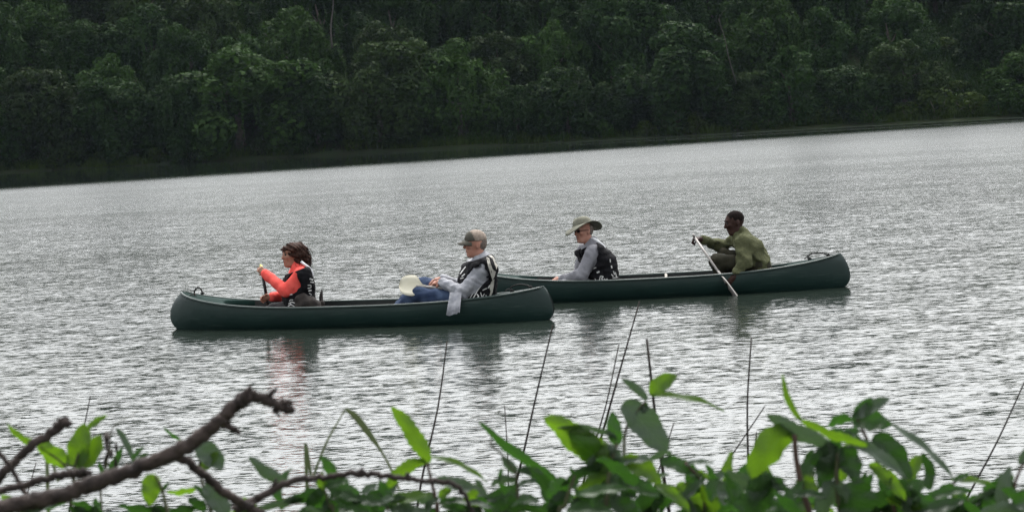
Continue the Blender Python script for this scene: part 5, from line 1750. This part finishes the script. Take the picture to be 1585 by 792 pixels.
p.leaf((1248, 735), (1262, 770), 24, mat='y', phi=.4); p.leaf((1240, 760), (1205, 795), 36, mat='m', phi=.5)
p.leaf((1195, 740), (1215, 760), 26, mat='d', phi=.4); p.leaf((1300, 705), (1285, 665), 22, mat='m', phi=.5)
p.fill(20, 1170, 1330, 715, 795, 6, 'mmddgy')
# --- top right branch of it
p = Plant('leafy_plant', 'plant with rounded dark-edged leaves right of the curled shoot', 'plant', 1370, 3.7, GP)
p.stem([(1390, 850), (1385, 790), (1360, 720), (1335, 665), (1325, 645)], .008, .003, M_STEM_R)
p.leaf((1322, 646), (1350, 614), 26, mat='m', phi=.3, bow=-4); p.leaf((1328, 645), (1378, 616), 24, mat='g', phi=.35, bow=6)
p.leaf((1318, 652), (1378, 660), 42, mat='m', phi=.45, bow=10, serr=.02); p.leaf((1318, 650), (1280, 660), 24, mat='m', phi=.6, bow=-7)
p.leaf((1350, 676), (1408, 742), 46, mat='d', phi=.4, bow=14, serr=.02)
p.leaf((1378, 655), (1482, 748), 19, mat='g', phi=.8, bow=12); p.leaf((1365, 740), (1400, 765), 36, mat='m', phi=.4)
p.leaf((1385, 760), (1340, 800), 44, mat='d', phi=.4); p.leaf((1390, 765), (1430, 800), 40, mat='d', phi=.4)
p.leaf((1395, 755), (1445, 748), 18, mat='m', phi=.7, bow=7); p.leaf((1390, 780), (1370, 812), 40, mat='d', phi=.3)
p.leaf((1400, 770), (1460, 790), 30, mat='m', phi=.5, bow=6)
p.fill(16, 1330, 1440, 728, 795, 7, 'mmmddgy')
# --- right edge
p = Plant('leafy_plant', 'thin-stemmed plant with narrow leaves near the right edge', 'plant', 1460, 3.95, GP)
p.stem([(1450, 840), (1455, 800), (1465, 765), (1478, 745)], .006, .003, M_STEM_R)
p.leaf((1472, 742), (1548, 756), 16, mat='y', phi=.8, bow=9); p.leaf((1474, 748), (1440, 775), 20, mat='m', phi=.5)
p.leaf((1470, 755), (1500, 785), 26, mat='y', phi=.4); p.leaf((1460, 770), (1430, 795), 26, mat='g', phi=.5)
p.leaf((1476, 745), (1500, 732), 14, mat='m', phi=.6); p.leaf((1462, 780), (1490, 800), 26, mat='d', phi=.4)
p = Plant('leafy_plant', 'broad-leaved plant cut by the right edge of the picture', 'plant', 1565, 3.7, GP)
p.stem([(1570, 840), (1568, 790), (1572, 745), (1590, 705)], .007, .003, M_STEM_R)
p.leaf((1566, 742), (1532, 800), 60, mat='m', phi=.35, bow=-6); p.leaf((1570, 740), (1540, 745), 28, mat='d', phi=.4)
p.leaf((1575, 760), (1600, 800), 60, mat='m', phi=.35); p.leaf((1578, 718), (1592, 690), 14, mat='g', phi=.4)
p.leaf((1572, 760), (1510, 772), 22, mat='g', phi=.7, bow=-8)
p.fill(8, 1510, 1590, 745, 795, 8, 'mmdg')
# --- filler shoots along the very bottom
for i, (px, nm) in enumerate([(40, 'at the far left corner'), (150, 'beneath the seeding weed'), (400, 'left of the dark clump'), (600, 'left of the serrated leaf'), (745, 'left of the long pointed leaf'),
                              (1010, 'under the tall plant'), (1150, 'left of the large plant'), (1235, 'under the large plant'), (1420, 'right of the rounded leaves'), (1500, 'near the right edge')]):
    p = Plant('low_shoot', 'low leafy shoot at the bottom edge, ' + nm, 'plant', px, 3.5 + rl.uniform(0, .5), 'low shoots along the bottom edge')
    y0 = rl.uniform(768, 782) + (10 if px < 500 else 0)
    p.stem([(px + rl.uniform(-6, 6), 850), (px, 810), (px + rl.uniform(-5, 5), y0)], .005, .0025)
    for k in range(10):
        an = rl.uniform(-2.9, -.2) if k < 5 else rl.uniform(0, 3.1)
        L = rl.uniform(34, 74)
        bx, by = px + rl.uniform(-5, 5), y0 + rl.uniform(0, 28)
        p.leaf((bx, by), (bx + math.cos(an) * L, by + math.sin(an) * L * .55), L * rl.uniform(.3, .5), mat=rl.choice('ymmdg'), phi=rl.uniform(.3, .8), bow=rl.uniform(-8, 10))

# ------------------------------------------------------------------ bare branches
def branch_part(pts, rads, Z, name, parent, dzs=None, n=9, seed=0):
    rg = random.Random(seed)
    w = [P(x, y, Z + (dzs[i] if dzs else 0)) for i, (x, y) in enumerate(pts)]
    rr = lerp_list([r * .76 / FPX * Z for r in rads], n)
    rr = [r * rg.uniform(.95, 1.06) for r in rr]
    sp = spline(w, n)
    sp = [q + Vector((rg.gauss(0, .0012), rg.gauss(0, .0012), rg.gauss(0, .0012))) for q in sp]
    v, f = tube(sp, rr, 14)
    v = [q + Vector((rg.gauss(0, 1), rg.gauss(0, 1), rg.gauss(0, 1))) * rr[0] * .05 for q in v]
    return obj(name, mesh_np(name, v, f, M_TWIG), parent)
def ground_under(px, Z):
    q = P(px, 700, Z); return Vector((q.x, q.y, ground_z(q.x, q.y)))
br = empty('bare_branch', ground_under(-120, 3.5))
tag(br, 'thick bare brown branch rising from the lower left to a broken hooked end', 'branch', 'bare branches on the near bank')
branch_part([(-240, 860), (-120, 815), (0, 786), (70, 772), (140, 750), (215, 722), (290, 690), (340, 652), (366, 626), (384, 614)], [22, 20, 17, 17, 16.5, 16, 15.5, 14, 14, 15], 3.5, 'limb', br, seed=1)
branch_part([(372, 616), (392, 613), (420, 622), (440, 631), (453, 634)], [13, 11, 10.5, 9.5, 8], 3.5, 'broken_end', br, seed=2)
branch_part([(408, 618), (419, 609), (429, 602)], [7, 5, 2.2], 3.5, 'stub', br, seed=3)
branch_part([(345, 655), (362, 664), (372, 671)], [9, 6, 2.5], 3.5, 'stub', br, seed=4)
branch_part([(425, 634), (430, 640)], [6, 2.5], 3.5, 'stub', br, seed=5)
branch_part([(378, 618), (382, 604), (388, 603)], [9, 6, 4], 3.5, 'stub', br, seed=9)
branch_part([(430, 622), (448, 622), (451, 626)], [6, 4.5, 3], 3.5, 'stub', br, seed=10)
branch_part([(268, 704), (292, 716), (325, 742), (352, 764), (380, 782), (410, 800)], [11, 9, 9, 9.5, 9.5, 10], 3.5, 'side_branch', br, [0, .01, .03, .05, .07, .09], seed=6)
bt = empty('bare_branch', ground_under(560, 3.65))
tag(bt, 'thin arching bare branch crossing the low leaves left of centre', 'branch', 'bare branches on the near bank')
branch_part([(360, 790), (400, 770), (450, 746), (500, 738), (555, 732), (600, 736), (650, 743), (690, 746), (712, 757), (728, 785), (734, 820)], [10, 9, 7, 6.5, 6.5, 6, 5.5, 5.2, 4.8, 4.2, 4], 3.6, 'limb', bt, seed=7)
branch_part([(420, 760), (426, 748), (428, 742)], [5, 3.5, 2], 3.6, 'stub', bt, seed=8)
branch_part([(556, 733), (561, 726)], [6, 3], 3.6, 'stub', bt, seed=12)
branch_part([(628, 738), (633, 733)], [6, 3], 3.6, 'stub', bt, seed=13)
b3 = empty('bare_branch', ground_under(-60, 3.8))
tag(b3, 'bare branch stub slanting up at the left edge beside the round bright leaves', 'branch', 'bare branches on the near bank')
branch_part([(-80, 840), (-40, 775), (0, 738), (30, 706), (62, 680), (92, 660)], [10, 10, 9.5, 9, 9, 9], 3.8, 'limb', b3, seed=14)
branch_part([(86, 664), (98, 654), (105, 656)], [10, 11, 7], 3.8, 'broken_end', b3, seed=15)
b4 = empty('bare_branch', ground_under(-80, 3.6))
tag(b4, 'short bare branch lying nearly level at the left edge, above the thick one', 'branch', 'bare branches on the near bank')
branch_part([(-120, 800), (-50, 770), (0, 760), (45, 748), (85, 737), (112, 733)], [9, 8, 7.5, 8, 8, 8.5], 3.6, 'limb', b4, seed=16)
branch_part([(108, 733), (128, 730), (140, 731)], [9, 8.5, 5], 3.6, 'broken_end', b4, seed=17)
branch_part([(122, 735), (138, 744)], [5, 3], 3.6, 'stub', b4, seed=18)
b5 = empty('twig', ground_under(45, 3.7))
tag(b5, 'thin green twig crossing the branch stubs at the left edge', 'branch')
branch_part([(-10, 690), (12, 715), (28, 745), (48, 775), (60, 800)], [4, 5, 5, 4, 4], 3.7, 'limb', b5, seed=19)

# ------------------------------------------------------------------ reeds and grass
def reed(top, bot, r_px, Z, label, head=False):
    a, b = P(*top, Z), P(*bot, Z)
    d = (b - a).normalized()
    k = (0.0 - .25 - a.z) / d.z if abs(d.z) > .2 else 1.5
    foot = a + d * k
    root = empty('reed', foot)
    tag(root, label, 'reed', 'bare reeds in the shallows')
    R = r_px / 2 / FPX * Z
    rg = random.Random(int(top[0]))
    pts = [a.lerp(foot, t) + Vector((rg.gauss(0, .006), rg.gauss(0, .006), 0)) * (0 < t < 1) for t in (0, .15, .32, .5, .7, 1)]
    v, f = tube(spline(pts, 4), lerp_list([R * .45, R * .6, R * .8, R * .9, R, R * 1.2], 4), 6)
    obj('stalk', mesh_np('stalk', v, f, M_REED), root)
RD = [((692, 528), (647, 792), 4.6, 8.5, 'thin bare reed left of centre, behind the serrated bright leaf'),
      ((856, 502), (798, 745), 4.8, 8.5, "bare reed whose tip meets the nearer canoe's stern"),
      ((781, 627), (786, 792), 3.4, 8.0, 'short straight reed beside the long pointed leaf'),
      ((990, 466), (927, 690), 4.8, 8.8, 'tallest reed, its tip just below the farther canoe'),
      ((958, 533), (917, 700), 3.8, 8.6, 'reed running alongside the tallest reed'),
      ((1001, 524), (1030, 792), 8.0, 6.5, 'thick blunt-topped dark reed behind the tall leafy plant'),
      ((1163, 522), (1154, 760), 4.8, 8.2, 'upright reed standing alone right of centre'),
      ((1184, 628), (1080, 775), 4.2, 7.8, 'slanting reed crossing the upright one'),
      ((1171, 668), (1156, 760), 4.0, 7.6, 'short reed just right of the upright one'),
      ((1043, 654), (1026, 720), 4.0, 7.8, 'short stub reed right of the broad grey leaf'),
      ((1587, 588), (1498, 780), 4.6, 8.0, 'reed leaning to the right edge of the picture'),
      ((140, 612), (104, 792), 4.0, 7.4, 'dark reed behind the round bright leaves at left'),
      ((56, 715), (36, 800), 3.6, 7.2, 'short reed behind the left branch stubs')]
for t, b, r, Z, lab in RD: reed(t, b, r, Z, lab)

gb = empty('grass_blade', ground_under(485, 4.6))
tag(gb, 'pale grass blade bent over into a sharp peak, left of centre', 'grass blade')
a, pk_, e = P(484, 740, 4.6), P(535, 632, 4.6), P(618, 757, 4.6)
w0 = [ground_under(470, 4.6), P(476, 770, 4.6), a, P(505, 685, 4.6), pk_]
def blade_strip(pts, ws, face):
    V, F = [], []
    n = len(pts)
    for i, q in enumerate(pts):
        t = (pts[min(i + 1, n - 1)] - pts[max(i - 1, 0)]).normalized()
        s = t.cross(face).normalized() * ws[i] / 2
        V += [q - s, q + Vector((0, -.0012, 0)), q + s]
    for i in range(n - 1):
        F += [(3 * i, 3 * i + 1, 3 * i + 4, 3 * i + 3), (3 * i + 1, 3 * i + 2, 3 * i + 5, 3 * i + 4)]
    nf = len(F); n0 = len(V)
    V += [v + Vector((0, .0008, 0)) for v in V]; F += [tuple(reversed([i + n0 for i in q])) for q in F[:nf]]
    return V, F
sp = spline(w0, 6)
v, f = blade_strip(sp, [.008 - .0055 * i / (len(sp) - 1) for i in range(len(sp))], TOWARD)
obj('lower_blade', mesh_np('lower_blade', v, f, M_BLADE_G), gb)
sp = spline([pk_, P(552, 646, 4.6), P(578, 680, 4.6), P(600, 715, 4.6), e], 6)
v, f = blade_strip(sp, [.003 + .008 * math.sin(min(1, i / (len(sp) - 1) * 1.6) * math.pi) ** 1.0 * (1 if i < len(sp) * .62 else .0) + .0012 for i in range(len(sp))], TOWARD)
obj('upper_blade', mesh_np('upper_blade', v, f, M_BLADE_G), gb)
g2 = empty('grass_blade', ground_under(85, 4.4))
tag(g2, 'straight grass blade crossing the branches at lower left', 'grass blade')
sp = spline([ground_under(60, 4.4), P(74, 768, 4.4), P(90, 745, 4.4), P(106, 728, 4.4)], 5)
v, f = blade_strip(sp, [.009 - .007 * i / (len(sp) - 1) for i in range(len(sp))], TOWARD)
obj('blade', mesh_np('blade', v, f, M_BLADE_G), g2)

# grass turf on the bank below the frame
k = 5000
rg_ = np.random.default_rng(21)
bx_ = rg_.uniform(-2.6, 2.6, k); by_ = rg_.uniform(1.2, 5.6, k)
V, F = grass_blades(bx_, by_, .28, rg_, .6, .004)
bgm = obj('bank_grass', mesh_np('bank_grass', V, F, M_BLADE_G, False))
tag(bgm, 'short grass covering the near bank below the leafy plants', 'grass', kind='stuff')
# ------------------------------------------------------------------ damp air over the lake
def make_haze():
    m = bpy.data.materials.new('lake_haze'); m.use_nodes = True
    nt = m.node_tree; nt.nodes.clear()
    out = nt.nodes.new('ShaderNodeOutputMaterial')
    pv = nt.nodes.new('ShaderNodeVolumePrincipled')
    pv.inputs['Color'].default_value = (0.66, 0.80, 1.0, 1)
    pv.inputs['Density'].default_value = HAZE_DENSITY
    pv.inputs['Anisotropy'].default_value = 0.2
    nt.links.new(pv.outputs[0], out.inputs['Volume'])
    x0, x1, y0, y1, z0, z1 = -960, 960, -320, 540, -7, 46
    V = [(x, y, z) for z in (z0, z1) for y in (y0, y1) for x in (x0, x1)]
    F = [(0, 2, 3, 1), (4, 5, 7, 6), (0, 1, 5, 4), (2, 6, 7, 3), (0, 4, 6, 2), (1, 3, 7, 5)]
    h = obj('haze', mesh_np('haze', V, F, m, False))
    tag(h, 'thin pale haze lying over the lake and the far wood', 'haze', kind='stuff')
HAZE_DENSITY = 0.00003
make_haze()
scene.cycles.volume_bounces = 1
